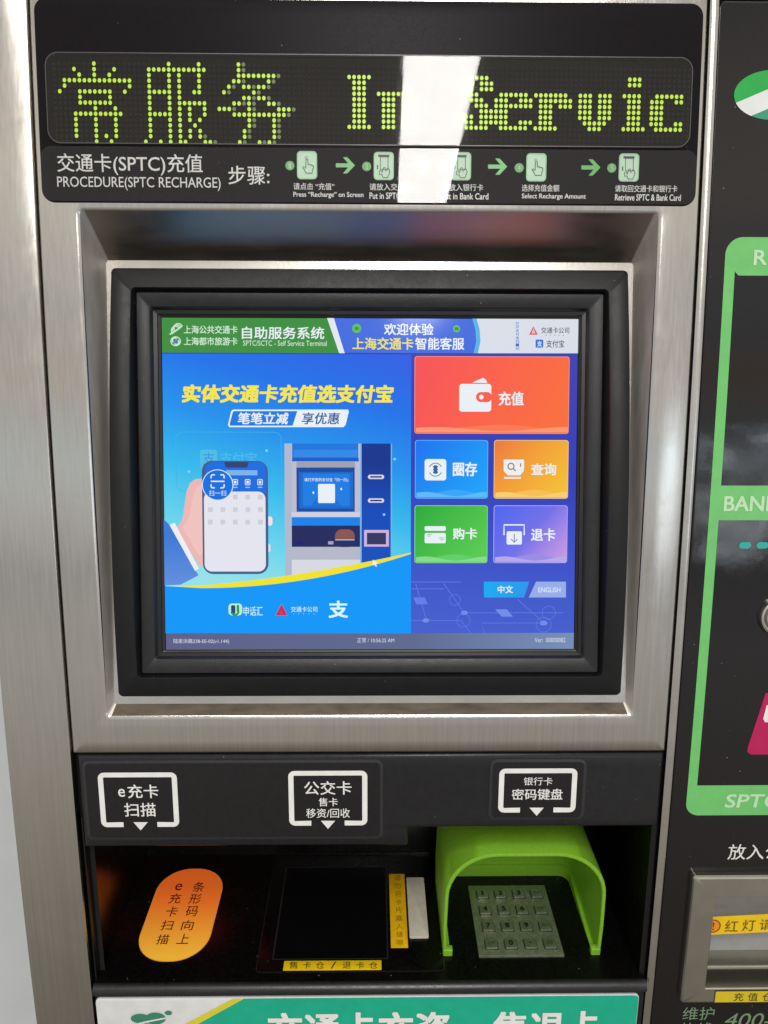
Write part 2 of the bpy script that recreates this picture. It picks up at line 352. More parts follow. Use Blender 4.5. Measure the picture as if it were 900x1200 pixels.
# --- walls of the screen recess, from the opening back to the rim around the monitor
RIM = (sum(S.uv(u, v)[0] for u, v in ((123.5, 306), (134.5, 822))) / 2, S.uv(432, 824)[1], sum(S.uv(u, v)[0] for u, v in ((741, 306), (734, 822))) / 2, S.uv(432, 306.5)[1])
m = MB(W)
n = 5
lo = [tuple(F.w(*p)) for p in fr(OP, -.0002, .0034, -.0012)]; li = [tuple(S.w(p[0], p[1], .0)) for p in rr(*RIM, .002, n)]
mid = [tuple(Vector(a).lerp(Vector(b), .5)) for a, b in zip(lo, li)]
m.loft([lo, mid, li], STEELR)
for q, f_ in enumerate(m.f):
    if all(m.v[i][2] > CAMLOC.z for i in f_) and abs(sum(m.v[i][0] for i in f_) / 4) < .12: m.m[q] = m.mi(STEEL_SHADED)  # down-facing top wall takes the darkened copy of the steel
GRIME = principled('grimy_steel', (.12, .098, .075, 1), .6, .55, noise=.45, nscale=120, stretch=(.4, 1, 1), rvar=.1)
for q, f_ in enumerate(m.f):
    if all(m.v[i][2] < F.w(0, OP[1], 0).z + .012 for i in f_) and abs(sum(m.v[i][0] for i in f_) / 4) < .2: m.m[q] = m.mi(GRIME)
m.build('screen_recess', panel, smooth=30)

# ================================================================== LED sign
SB = (sum(F.uv(u, v)[0] for u, v in ((40, 20), (50, 225))) / 2, F.uv(432, 239.5)[1], sum(F.uv(u, v)[0] for u, v in ((823, 20), (816, 220))) / 2, F.uv(432, 1)[1])
m = MB(F); m.slab(SB, .009, -.0004, .0008, SIGN, .0003)
sign = m.build('led_sign', kiosk); lab(sign, 'black sign panel with scrolling LED display and printed recharge steps')
# the glossy pane over the LED matrix
PB = (F.uv(57, 120)[0], F.uv(432, 171.5)[1], F.uv(808, 120)[0], F.uv(432, 67)[1])
m = MB(F); m.rrect(PB, .009, .0009, PANE, 8); m.rrect(PB, .009, .0030, CLEAR, 8); m.outline((PB[0] - .0004, PB[1] - .0004, PB[2] + .0004, PB[3] + .0004), .0094, .0006, .0032, principled('pane_edge', (84, 80, 82), .3), 8)
pane = m.build('display_pane', sign)
# dots
LIT = principled('lit_led', (90, 110, 10), .4, emit=(186, 222, 58), es=.92); DIM = principled('dim_led', (60, 70, 20), .4, emit=(88, 104, 34), es=.7)
OFF = principled('unlit_led', (38, 34, 29), .6, spec=.1, noise=.2)
G = {'A': ['7', '3 7 11', '4 7 10', '1-14', '1 14', '0 4-10 13', '4 10', '4-10', '7 11', '3-12', '3 7 11', '3 7 11', '3 7 11', '3 7 9 11', '7 10'],
     'B': ['5 11', '1-12', '1 5 7 11', '1 5 7 11', '1 5 7 11', '1-5 7 10 11', '1 5 7', '1 5 7-12', '1 5 7 9 12', '1-5 7 9 12', '1 5 7 9 11', '1 5 7 10', '1 5 7 9 11', '1 5 7 9 11', '0 3 5 7 8 12 13'],
     'C': ['4', '4', '4-11', '3 4 10', '2 5 6 8 9', '1 7', '5 6 8 9', '3 4 6 10 11', '0 1 2 6 12 13 14', '3-13', '6 11', '6 11', '5 11', '5 11', '4 8 10'],
     'I': ['0-4'] + ['1-3'] * 8 + ['0-4'],
     'n': ['', '', '', '0-6'] + ['1-3 5-7'] * 6,
     'S': ['1-5', '0-2 4-6', '0-2 4-6', '1-3', '2-4', '3-5', '4-6', '0-2 4-6', '0-2 4-6', '1-5'],
     'e': ['', '', '', '1-6', '0-2 5-7', '0-7', '0-2', '0-2', '0-2 5-7', '1-6'],
     'r': ['', '', '', '0-6', '1-7', '1-3 5-7', '1-3', '1-3', '1-3', '0-4'],
     'v': ['', '', ''] + ['0-2 4-6'] * 5 + ['1-5', '2-4'],
     'i': ['1-3', '1-3', '', '0-3'] + ['1-3'] * 5 + ['0-4'],
     'c': ['', '', '', '1-6', '0-2 5-6', '0-2', '0-2', '0-2', '0-2 5-6', '1-6']}
Gdim = {'C': ['5', '5', '12', '5 11', '3 7 10', '2 8', '7 10', '5 7 12', '3 7 15', '14', '7 12', '7 12', '6 12', '6 12', '5 9 11'], 'B': [''] * 13 + ['12', '14']}
def cells(rows):
    for r, t in enumerate(rows):
        for q in t.split():
            a, _, b = q.partition('-')
            for c in range(int(a), int(b or a) + 1): yield r, c
PU = (F.uv(798.5, 120)[0] - F.uv(70, 120)[0]) / 126.0; PV = (F.uv(440, 75)[1] - F.uv(440, 165.6)[1]) / 14.0
O0 = F.uv(69.8, 75.3)
m = MB(F)
for c in range(-1, 128):
    for r in range(0, 15): m.disc((O0[0] + c * PU, O0[1] - .0010 * c / 126 - r * PV), PU * .34, PU * .38, .0013, OFF, 6)
m.build('unlit_dots', sign)
for ch, u, v in (('A', 69.8, 75.3), ('B', 169, 76), ('C', 256.5, 76.6), ('I', 409.2, 91.4), ('n', 443.7, 91.6), ('S', 541, 92.4), ('e', 581.5, 92.8), ('r', 628, 93.4), ('v', 680, 94), ('i', 731.5, 94.4), ('c', 764, 94.9)):
    q = F.uv(u, v); m = MB(F)
    for r, c in cells(G[ch]): m.disc((q[0] + c * PU, q[1] - r * PV), PU * .375, PU * .435, .0016, LIT, 10)
    for r, c in cells(Gdim.get(ch, [])): m.disc((q[0] + c * PU, q[1] - r * PV), PU * .38, PU * .42, .0016, DIM, 10)
    m.build('led_character', sign)
# printed strip with the steps
IB = (SB[0] + .0006, SB[1] + .0006, SB[2] - .0006, F.uv(432, 175)[1])
m = MB(F); pts = [p for p in rr(*IB, .0085)]
m.rrect(IB, .0084, .0010, STRIP); m.rrect(IB, .0084, .0026, FILM)
strip = m.build('instruction_strip', sign)
H = .0014
m = MB(F)
m.ptext('交通卡(SPTC)充值', 68, 181, 238, 206, H, INKG, .008); m.build('heading', sign); m = MB(F)
m.ptext('PROCEDURE(SPTC RECHARGE)', 68, 208, 259, 224, H, INKG, .004); m.build('heading', sign); m = MB(F)
m.ptext('步骤:', 268, 195, 316, 217, H, INKG, .008); m.build('heading', sign)
for t, u0, u1, e, x1 in (('请点击 “充值”', 344, 392, 'Press “Recharge” on Screen', 426), ('请放入交通卡', 433, 482, 'Put in SPTC', 469), ('请放入银行卡', 518, 566, 'Put in Bank Card', 572), ('选择充值金额', 611, 655, 'Select Recharge Amount', 686), ('请取回交通卡和银行卡', 720, 793, 'Retrieve SPTC & Bank Card', 797)):
    dv = (u0 - 344) / 450 * 3.2
    m = MB(F); m.ptext(t, u0, 215 + dv, u1, 223.2 + dv, H, INKG, .012); m.ptext(e, u0, 225.6 + dv, x1, 233.2 + dv, H, INKW, .018); m.build('step_caption', sign)
LINE = flat((70, 74, 72))
def hand(m, cx, cy, k, h):                       # pointing hand, line drawing
    P = [(-1, -9), (1, -9), (1.4, -2), (3.5, -2.5), (3.8, -1.6), (5.8, -1.8), (6.2, -1), (7.8, -.8), (8.4, 1), (7, 5), (6.6, 8.6), (-1.4, 8.6), (-3.6, 4), (-5.6, 1.2), (-4.4, .2), (-1.6, 2.6), (-1.4, -6)]
    m.pstroke([(cx + x * k, cy + y * k) for x, y in P], .8, h, LINE, True)
def hand_card(m, cx, cy, h):
    m.prr((cx - 6.5, cy - 14, cx + 6.5, cy - 11.6), .0002, h, LINE)
    m.pstroke([(cx - 4, cy - 11.5), (cx - 4, cy + 3), (cx + 5, cy + 3), (cx + 5, cy - 11.5)], .8, h, LINE, True)
    m.pstroke([(cx - 7.4, cy - 2), (cx - 7.4, cy + 3)], 1.2, h, LINE)
    P = [(0, 1), (1.6, 1), (2.4, 6), (5, 2), (6.6, 3), (8, 7), (5, 14), (-1, 14), (-2.5, 10), (-5.5, 10.5), (-6, 6), (-3.5, 4.5), (-2.5, 8)]
    m.pstroke([(cx + x * .9, cy + y * .9) for x, y in P], .8, h, LINE, True)
DOT = flat((122, 186, 120)); NUM = flat((176, 216, 172))
for i, (u, v, k) in enumerate(((360, 194.2, 0), (449.7, 195.2, 1), (540, 195.5, 1), (628, 196.8, 0), (736.2, 197, 1))):
    m = MB(F); m.prr((u - 11.8, v - 16.4, u + 11.8, v + 16.6), .0028, H, PALEG)
    m.outline(m.box(u - 11.8, v - 16.4, u + 11.8, v + 16.6), .0028, .0007, H + .0002, flat((160, 212, 166)))
    if k: hand_card(m, u, v + 1, H + .0003)
    else:
        m.pdisc(u - .8, v - 8.6, 2.3, 2.3, H + .0002, flat((178, 196, 182)), 12); hand(m, u, v + 1.5, .92, H + .0003)
    m.pdisc(u - 20, v + .6, 5.3, 5.5, H, DOT); m.ptext(str(i + 1), u - 21.6, v - 2.8, u - 18.4, v + 4.2, H + .0003, NUM, .02)
    o = m.build('step_icon', sign)
    lab(o, ['pale green tile of a hand pressing, first step', 'pale green tile of a hand inserting a card, second step', 'pale green tile of a hand inserting a card, third step', 'pale green tile of a hand pressing, fourth step', 'pale green tile of a hand taking a card, fifth step'][i])
for u, v in ((405, 194.5), (494, 195.2), (583, 196), (692, 197)):
    m = MB(F); g = GREEN
    m.ppoly([(u - 11.3, v - 2.4), (u + 3, v - 2.4), (u - 3, v - 9.5), (u + 2, v - 9.5), (u + 11, v), (u + 2, v + 9.5), (u - 3, v + 9.5), (u + 3, v + 2.4), (u - 11.3, v + 2.4)], H, g)
    m.build('arrow', sign)

# ================================================================== touch screen monitor
m = MB(S)
BO = (sum(S.uv(u, v)[0] for u, v in ((131.5, 320), (137.5, 810))) / 2, S.uv(432, 815)[1], sum(S.uv(u, v)[0] for u, v in ((734.5, 320), (729, 810))) / 2, S.uv(432, 315.5)[1])
m.ring(RIM, .002, BO, .004, .0, STEELH)
m.build('monitor_rim', panel)
BC = (BO[1] + BO[3]) / 2; BH = (BO[3] - BO[1]) / 2
def bow(b): return .0125 * max(0, 1 - ((b - BC) / BH) ** 2)
def bl(bx, i, r, h, curved, n=7, seg=24):        # bezel loop with many points along its sides, swept over the convex profile
    a0, b0, a1, b1 = bx[0] + i, bx[1] + i, bx[2] - i, bx[3] - i; r = max(r, .0002); L = []
    for (cx, cy, st), (ex, ey) in zip(((a1 - r, b1 - r, 0), (a0 + r, b1 - r, 90), (a0 + r, b0 + r, 180), (a1 - r, b0 + r, 270)), ((a0 + r, b1), (a0, b0 + r), (a1 - r, b0), (a1, b1 - r))):
        for k in range(n + 1):
            t = R(st + 90 * k / n); L.append((cx + r * math.cos(t), cy + r * math.sin(t)))
        x, y = L[-1]
        for k in range(1, seg): L.append((x + (ex - x) * k / seg, y + (ey - y) * k / seg))
    return [(a, b, h + (bow(b) if curved else 0)) for a, b in L]
# local heights make near edges look larger: pull the outlines in by their height
def inset(bx, h):
    k = 1 - h / .629; c = S.uv(450 - 12, 600)  # foot of the sight line
    return (c[0] + (bx[0] - c[0]) * k, c[1] + (bx[1] - c[1]) * k, c[0] + (bx[2] - c[0]) * k, c[1] + (bx[3] - c[1]) * k)
ST = (sum(S.uv(u, v)[0] for u, v in ((155, 345), (162, 785))) / 2, S.uv(432, 792)[1], sum(S.uv(u, v)[0] for u, v in ((712, 345), (704.5, 785))) / 2, S.uv(432, 338.5)[1])
LP = (sum(S.uv(u, v)[0] for u, v in ((175, 365), (181.5, 765))) / 2, S.uv(432, 771.5)[1], sum(S.uv(u, v)[0] for u, v in ((690, 365), (685, 765))) / 2, S.uv(432, 360)[1])
GL = (sum(S.uv(u, v)[0] for u, v in ((190, 376), (194.7, 756))) / 2, S.uv(432, 760.5)[1], sum(S.uv(u, v)[0] for u, v in ((676, 376), (673.2, 756))) / 2, S.uv(432, 373.5)[1])
HB, HI = .0095, .0075
bo, st = inset(BO, HB), inset(ST, HB)
m.__init__(S)
m.loft([bl(bo, 0, .004, 0, False), bl(bo, 0, .004, HB - .0012, True), bl(bo, .0004, .004, HB - .0003, True), bl(bo, .0014, .003, HB, True),
        bl(st, -.0006, .004, HB, True), bl(st, -.0001, .003, HB - .0004, True), bl(st, .0003, .003, HB - .0014, True), bl(st, .0016, .0015, HI - .0012, False)], BEZEL)
touch = m.build('touch_screen', kiosk, smooth=40); lab(touch, 'bulging black monitor bezel around the lit touch screen')
lp = inset(LP, HI); st2 = (st[0] + .0016, st[1] + .0016, st[2] - .0016, st[3] - .0016)
m = MB(S)
m.loft([bl(st2, 0, .0015, HI - .0014, False), bl(st2, .0012, .0012, HI, False), bl(lp, -.0006, .0022, HI, False), bl(lp, .0002, .0018, HI - .0006, False), bl(lp, .0016, .0012, HI - .004, False)], BEZIN)
m.build('inner_bezel', touch, smooth=40)
m = MB(S)
l3 = (lp[0] + .0016, lp[1] + .0016, lp[2] - .0016, lp[3] - .0016)
mid4 = [(a * .5 + b * .5) for a, b in zip(l3, GL)]
m.loft([bl(l3, 0, .0012, HI - .004, False), bl(mid4, 0, .001, HI - .0045, False), bl(mid4, .0004, .001, .002, False), bl(GL, -.0006, .0006, .0012, False), bl(GL, 0, .0003, -.0006, False)], principled('bezel_gasket', (13, 13, 14), .35, noise=.2))
m.build('screen_gasket', touch, smooth=30)

# ---- picture on the screen, part by part (u, v are where each item was measured)
def tri(m, u, v, r, h, c): m.ppoly([(u, v - r), (u + r * .95, v + r * .8), (u - r * .95, v + r * .8)], h, c)
Wt = pix((232, 240, 245))
# header bar
m = MB(S); h = 0
m.prr((188, 371, 402, 414), .0001, h, pix((62, 142, 66))); m.prr((402, 371, 679, 414), .0001, h, pix((68, 108, 222)))
m.ppoly([(383, 372), (391, 372), (404, 414), (397.5, 414)], .0002, pix((226, 232, 240))); m.ppoly([(391, 372), (404, 372), (404, 414)], .00025, pix((68, 108, 222)))
m.ppoly([(397.5, 414), (383, 372), (402.5, 372), (404, 414)][:2] + [(391, 372), (404, 414)], .0003, pix((226, 232, 240)))
m.ppoly([(557, 372), (679, 372), (679, 414), (559, 414), (562, 400), (561, 386)], .0002, pix((218, 222, 232)))
m.ppoly([(553, 372), (558, 372), (562, 386), (563, 400), (560, 414), (555, 414), (558, 400), (557, 386)], .0003, pix((88, 180, 232)))
LG = pix((205, 232, 205))
m.ptext('上海公共交通卡', 215.5, 381.5, 278.5, 391.2, .0004, LG, .02); m.ptext('上海都市旅游卡', 215.5, 395.2, 278.5, 404.8, .0004, LG, .02)
m.ptext('自助服务系统', 283.5, 383, 380, 397.5, .0004, Wt, .02); m.ptext('SPTC/SCTC - Self Service Terminal', 285, 399.2, 383, 405.4, .0004, LG, .006)
# two small emblems
for k in range(3): m.arc(m.S.uv(206 + k * 1.5, 387.5 - k * 1.6), .0034, 20, 230, .0009, .0004, LG)
m.pstroke([(199, 392), (206, 388), (213.5, 382)], 1.6, .0005, LG)
m.pdisc(206, 400, 6.2, 5.8, .0004, LG); m.pdisc(206, 400, 5, 4.7, .0005, pix((70, 140, 150))); m.arc(m.S.uv(205, 399), .0020, 40, 230, .0011, .0006, LG); m.arc(m.S.uv(207, 401), .0020, 220, 410, .0011, .0006, LG)
YT = pix((236, 226, 90))
m.ptext('欢迎体验', 450, 379, 508, 393, .0004, Wt, .024); m.ptext('上海交通卡', 413, 395.6, 484.5, 410, .0004, YT, .026); m.ptext('智能客服', 486.5, 395.6, 544, 410, .0004, Wt, .026)
for u, v, r in ((418, 385, 5.4), (535, 385.4, 4.2)): m.pdisc(u, v, r, r, .0004, pix((96, 190, 90))); m.prr((u - 2.2, v - 1.6, u + 2.2, v + 1.6), .0004, .0005, pix((60, 140, 66)))
for i, c in enumerate('打开支付宝扫一扫'): m.ptext(c, 604.2, 377.4 + i * 4.2, 608.2, 381 + i * 4.2, .0004, pix((60, 112, 206)), .02)
tri(m, 625, 388, 5.4, .0004, pix((214, 74, 70))); m.ppoly([(625, 384.5), (627.5, 391), (622.5, 391)], .0005, pix((226, 190, 190)))
GR = pix((92, 92, 100)); m.ptext('交通卡公司', 634, 383.6, 667, 390.8, .0004, GR, .015)
for k in range(5): m.pdisc(640 + k * 5, 393, .6, .6, .0004, GR, 6)
m.prr((627.5, 398, 636.5, 407.5), .0008, .0004, pix((48, 110, 220))); m.ptext('支', 629.3, 399.6, 635, 406.2, .0005, Wt, .02); m.ptext('支付宝', 640, 398.6, 661, 407.4, .0004, pix((70, 74, 84)), .012)
m.build('header_bar', touch)

# advert picture
m = MB(S)
m.prr((188, 414, 481.5, 742), .0001, 0, grad('advert_sky', [(0, (150, 222, 232)), (.2, (150, 224, 232)), (.34, (104, 212, 235)), (.50, (52, 186, 236)), (.66, (34, 146, 236)), (.82, (30, 114, 232)), (1, (46, 92, 226))], .2, .8))
BLU = pix((4, 150, 248))
curve = [(188 + 293.5 * i / 24, 689 - 40 * ((i - 4) / 20.0) ** 2 * (1 if i > 4 else .0) + (-2.5 * ((4 - i) / 4.0) if i < 4 else 0)) for i in range(25)]
m.ppoly(curve + [(481.5, 742), (188, 742)], .0006, BLU)
upper = [(215 + 266.5 * i / 24, 686.5 - 39 * (i / 24.0) ** 1.5) for i in range(25)]
lower = [(u, v) for u, v in curve if u > 222]
m.ppoly([(205, 686.5)] + upper[1:] + lower[::-1], .0008, pix((240, 226, 40)))
YH = pix((246, 230, 66))
m.ptext('实体交通卡充值选支付宝', 214, 450.6, 461, 472.4, .0004, YH, .048, .14)
q = m.pts([(272.5, 481), (408.5, 479.6), (403.5, 500.4), (267.5, 501.2)])
m.ppoly([(273.5, 480), (408, 480), (408.8, 482.5), (405, 498), (402.5, 500.6), (269, 500.6), (267.2, 498), (271, 482)], .0004, Wt)
m.ppoly([(274.5, 481.8), (348.5, 481.8), (343, 498.9), (269.8, 498.9), (269.2, 497), (273, 482.8)], .0005, pix((30, 122, 226)))
m.ptext('笔笔立减', 279, 483.4, 338, 497.4, .0006, Wt, .03, .14); m.ptext('享优惠', 354, 483.4, 398, 497.4, .0006, pix((44, 92, 160)), .022, .14)
LC = pix((62, 176, 232)); m.outline(m.box(206, 506, 330, 576), .006, .0005, .0002, LC)
m.prr((234.5, 527, 254.5, 551), .002, .0003, pix((80, 188, 230))); m.ptext('支', 238, 530, 251.5, 545, .0004, pix((46, 150, 216)), .0); m.ptext('支付宝', 258, 529.6, 301, 545, .0003, pix((70, 186, 234)), .02)
for u, v in ((312.5, 528), (221.5, 552.5), (462.5, 538), (450, 603)): m.pdisc(u, v, 1.6, 1.6, .0004, pix((130, 214, 246)), 8)
# hand holding a phone, as drawn in the advert
SK = grad('advert_skin', [(0, (246, 214, 214)), (.4, (240, 190, 186)), (1, (226, 150, 150))], 0, 1)
m.ppoly([(205, 622), (214, 609), (217, 590), (219, 576), (223, 566), (229, 561.5), (236, 561), (242, 566), (250, 600), (250, 660), (236, 664), (232, 660), (222, 644)], .0009, pix((236, 182, 180)))
m.ppoly([(214, 618), (222, 606), (226, 584), (230, 572), (238, 566), (241, 572), (244, 640), (234, 652)], .001, pix((240, 194, 190)))
m.ppoly([(199, 615), (205, 612.5), (233.5, 666), (229, 669)], .0011, pix((236, 238, 244)))
m.ppoly([(190, 606), (195, 611), (200, 616), (229.5, 668), (233, 674), (212, 685), (190, 686)], .0010, grad('advert_sleeve', [(0, (120, 160, 226)), (.35, (60, 120, 214)), (1, (70, 130, 222))], 0, 1))
m.prr((313, 605, 319.5, 616), .003, .0009, pix((238, 226, 230))); m.prr((312, 637, 317, 647), .003, .0009, pix((238, 226, 230)))
q = m.box(237.5, 540, 314.5, 672.5); m.rrect(q, .0085, .0011, pix((66, 92, 140))); m.prr((241.5, 541.5, 312, 582), .006, .0012, pix((24, 108, 224)))
m.prr((239.8, 576, 311.6, 669.5), .006, .0013, pix((228, 228, 238))); m.prr((243, 574, 311.8, 578.5), .0001, .00125, pix((24, 108, 224)))
m.ppoly([(263, 541.5), (292, 541.5), (290, 548), (265, 548)], .00135, pix((48, 66, 116))); m.prr((265, 551, 302, 557), .0005, .00135, pix((124, 178, 236)))
for k, u in enumerate((276, 290.5, 305)): m.outline(m.box(u - 3.2, 561.5, u + 3.2, 568.5), .001, .0006, .00135, Wt); m.prr((u - 1.4, 563.4, u + 1.4, 566.6), .0004, .00136, Wt); m.prr((u - 2.6, 570.4, u + 2.6, 571.8), .0002, .00135, pix((150, 196, 240)))
DG = pix((206, 206, 216))
for r in range(3):
    for c in range(5):
        if r == 0 and c < 2: continue
        u, v = 247 + c * 14.6, 582.5 + r * 14.6; m.prr((u - 2.8, v - 2.8, u + 2.8, v + 2.8), .0005, .0014, DG)
m.pdisc(255.5, 568.3, 18.4, 18.3, .0015, pix((210, 232, 250)), 28); m.pdisc(255.5, 568.3, 17.4, 17.3, .0016, pix((14, 112, 224)), 28)
for sx in (-1, 1):
    for sy in (-1, 1): m.pstroke([(255.5 + sx * 7.6, 564 + sy * 3.4), (255.5 + sx * 7.6, 564 + sy * 6.4), (255.5 + sx * 6.6, 564 + sy * 7.6), (255.5 + sx * 3.2, 564 + sy * 7.6)], 1.5, .0018, Wt)
m.pstroke([(247.5, 564), (263.5, 564)], 1.5, .0018, Wt); m.ptext('扫一扫', 245.5, 574.6, 265.5, 581, .0018, Wt, .0)
# little machine drawn in the advert
GRY = pix((176, 184, 206)); b = (20 / 165 * 0)
def k(x, y): return (320 + x / 5.4545, 500 + y / 5.4545)
def kr(x0, y0, x1, y1, h, c, r=.0001): (u0, v0), (u1, v1) = k(x0, y0), k(x1, y1); m.prr((u0, v0, u1, v1), r, h, c)
kr(75, 108, 122, 985, .0003, GRY); kr(118, 108, 560, 970, .0002, pix((186, 190, 208))); kr(122, 108, 545, 222, .0003, pix((28, 118, 222))); kr(132, 148, 540, 196, .0004, pix((48, 136, 230))); kr(122, 200, 548, 222, .0004, pix((20, 92, 198)))
kr(150, 224, 524, 262, .0003, pix((160, 160, 180))); kr(150, 260, 522, 544, .0003, pix((24, 74, 158))); kr(166, 290, 512, 524, .0004, pix((20, 104, 206))); kr(190, 300, 490, 508, .0005, pix((26, 124, 226)))
(u0, v0), (u1, v1) = k(200, 328), k(480, 350); m.ptext('请打开您的支付宝「扫一扫」', u0, v0, u1, v1, .0006, Wt, .01)
kr(288, 366, 396, 488, .0006, Wt, .001)
m.ppoly([k(240, 508), k(330, 380), k(440, 508)], .00055, pix((18, 112, 214)))
for x, y in ((258, 422), (436, 398)): m.pdisc(*k(x, y), 1.1, 1.6, .0006, Wt, 6)
kr(118, 546, 560, 578, .0004, pix((206, 206, 222))); kr(120, 578, 556, 632, .0004, pix((20, 130, 232))); kr(120, 632, 556, 768, .0004, pix((34, 40, 96)))
(u0, v0), (u1, v1) = k(396, 656), k(522, 770); m.prr((u0, v0, u1, v1), .0055, .0005, pix((136, 86, 80))); kr(392, 724, 530, 768, .0006, pix((34, 44, 104))); kr(398, 720, 520, 726, .0007, pix((190, 190, 214))); kr(352, 732, 386, 752, .0007, pix((170, 160, 200)))
m.ppoly([k(136, 756), k(170, 720), k(210, 756)], .0005, pix((24, 36, 110)))
kr(120, 768, 556, 850, .0004, pix((180, 184, 200))); kr(120, 850, 556, 985, .0004, pix((214, 216, 226)))
kr(556, 108, 566, 880, .0005, pix((130, 180, 235))); kr(564, 108, 752, 880, .0004, grad('advert_column', [(0, (16, 88, 196)), (.45, (14, 74, 184)), (.62, (18, 52, 140)), (1, (20, 70, 160))], 0, 1)); kr(752, 108, 760, 850, .0005, pix((110, 180, 240)))
for y in (321, 472):
    kr(606, y - 14, 710, y + 14, .0005, pix((216, 214, 232)), .0018); kr(620, y - 5, 696, y + 5, .0006, pix((40, 48, 110)), .0006)
kr(582, 660, 740, 766, .0005, pix((206, 178, 222))); kr(600, 678, 722, 752, .0006, pix((52, 56, 96)))
# pointer arrow, sponsors
m.ppoly([(436.8, 655.5), (442.4, 660.2), (440.2, 660.6), (441.8, 663.4), (440.4, 664), (439, 661.2), (437.2, 662.6)], .0012, pix((240, 244, 250)))
MG = pix((190, 240, 200)); DGN = pix((40, 150, 90))
m.prr((268, 707, 284, 721), .003, .0008, MG); m.prr((271, 709, 276, 719), .001, .0009, pix((20, 70, 130))); m.prr((277.5, 708.5, 280.5, 717), .001, .0009, DGN); m.arc(m.S.uv(275.5, 716), .003, 190, 360, .0016, .001, DGN)
m.ptext('申话汇', 285.5, 710.5, 308, 721.5, .0008, pix((200, 240, 245)), .01)
tri(m, 330, 715, 7.6, .0008, pix((214, 50, 84))); m.pstroke([(326, 720), (330, 712), (334, 720)], 1.3, .001, pix((150, 40, 90)))
m.ptext('交通卡公司', 341, 710.5, 372, 717, .0008, pix((190, 236, 250)), .015)
for q in range(5): m.pdisc(344 + q * 6, 719.2, .6, .6, .0008, pix((150, 210, 245)), 6)
m.ptext('支', 385, 703.6, 408, 724, .0008, pix((216, 246, 250)), .035)
m.build('advert_picture', touch)

# background behind the menu
m = MB(S); m.prr((481.5, 414, 679, 742), .0001, 0, grad('menu_background', [(0, (70, 98, 206)), (.3, (60, 82, 200)), (.6, (50, 62, 184)), (1, (64, 66, 176))], .1, .9))
m.prr((188, 414, 679, 415.2), .0001, .0003, pix((40, 72, 170)))
LN = pix((92, 116, 226))
for L in ([(482, 690), (520, 690)], [(487, 684), (499, 724)], [(482, 727), (540, 727), (552, 742)], [(520, 684), (544, 718), (660, 718)], [(568, 742), (564, 730), (640, 730)], [(606, 702), (640, 732)], [(480, 682), (540, 682)]): m.pstroke(L, 1, .0003, LN)
for u, v, r in ((499, 727, 4), (544, 718, 4), (637, 730, 4.5)): m.pdisc(u, v, r, r * .65, .0004, pix((112, 138, 232)))
for u, v, r in ((543, 727, 8), (637, 732, 9), (533, 703, 6.5), (643, 718, 8)): m.arc(m.S.uv(u, v), r * .0007, 0, 360, .0006, .0004, LN)
m.ppoly([(484, 700), (498, 700), (501, 708), (488, 708)], .0004, pix((96, 124, 230))); m.ppoly([(580, 714), (594, 714), (601, 722.5), (588, 722.5)], .0004, pix((112, 140, 234)))
m.build('menu_background', touch)

def button(bx, gname, stops, txt, tb, icon, label, dx=.6, dz=-.4, wave=None, tc=Wt):
    m = MB(S); b = m.box(*bx); e = .0007 * .8; u0, v0, u1, v1 = bx
    m.rrect((b[0] - e, b[1] - e, b[2] + e, b[3] + e), .0022, .0004, pix(wave[1]))
    m.rrect(b, .0018, .0006, grad(gname, stops, dx, dz))
    hh = (v1 - v0)
    N = 24
    def wv(p, amp, base): return [(u0 + .8 + (u1 - u0 - 1.6) * i / N, v1 - base - amp * math.sin(math.pi * 2 * (i / N * 1.15 + p))) for i in range(N + 1)]
    m.ppoly([(u0 + 1, v1 - 1)] + wv(.62, 2.6, 7) + [(u1 - 1, v1 - 1)], .0008, pix(wave[0])); m.ppoly([(u0 + 1, v1 - .8)] + wv(.1, 2.4, 4.6) + [(u1 - 1, v1 - .8)], .0009, pix(wave[1]))
    m.ptext(txt, *tb, .001, tc, .03); icon(m); return lab(m.build('menu_button', touch), label)
h = .001
def ic_wallet(m):
    m.ppoly([(553, 448.5), (566, 443), (569, 445), (571, 449)], h, Wt); m.prr((538, 450, 575.5, 482.5), .0024, h, Wt)
    c = pix((246, 96, 78)); m.prr((562, 459.5, 576, 471.5), .0038, h + .0002, c); m.pdisc(563.5, 465.5, 6, 6, h + .0003, c); m.pdisc(563.8, 465.5, 2.6, 2.8, h + .0005, Wt)
def ic_coin(m):
    m.prr((497.5, 538, 522.8, 563), .0022, h, Wt); c = m.S.uv(510.2, 550.4); d = pix((60, 70, 84))
    m.arc(c, .0053, 25, 155, .0006, h + .0002, d); m.arc(c, .0053, 205, 335, .0006, h + .0002, d)
    for k in range(3): m.pdisc(510.2, 547 + k * 3.2, 3, 1.9, h + .0002 + k * .0001, pix((44, 100, 150)), 12)
def ic_cup(m):
    m.ppoly([(590, 538.5), (613.5, 538.5), (613.5, 552), (609, 557), (595, 557), (590, 552)], h, Wt); m.outline(m.box(608, 538.5, 614, 550.5), .0015, .0016, h, Wt)
    m.outline(m.box(606.5, 538.5, 613.8, 550.6), .002, .0013, h + .0001, Wt); m.prr((590.5, 559, 610, 561), .0005, h, Wt); m.ppoly([(590.5, 559), (610, 559), (610, 561), (590.5, 561)], h + .0001, Wt)
    d = pix((176, 110, 40)); m.arc(m.S.uv(598.5, 546.5), .0025, 0, 360, .0010, h + .0003, d); m.pstroke([(601, 549), (604, 552)], 1.5, h + .0003, d); m.pstroke([(609.8, 543), (609.8, 547)], 1.4, h + .0003, d)
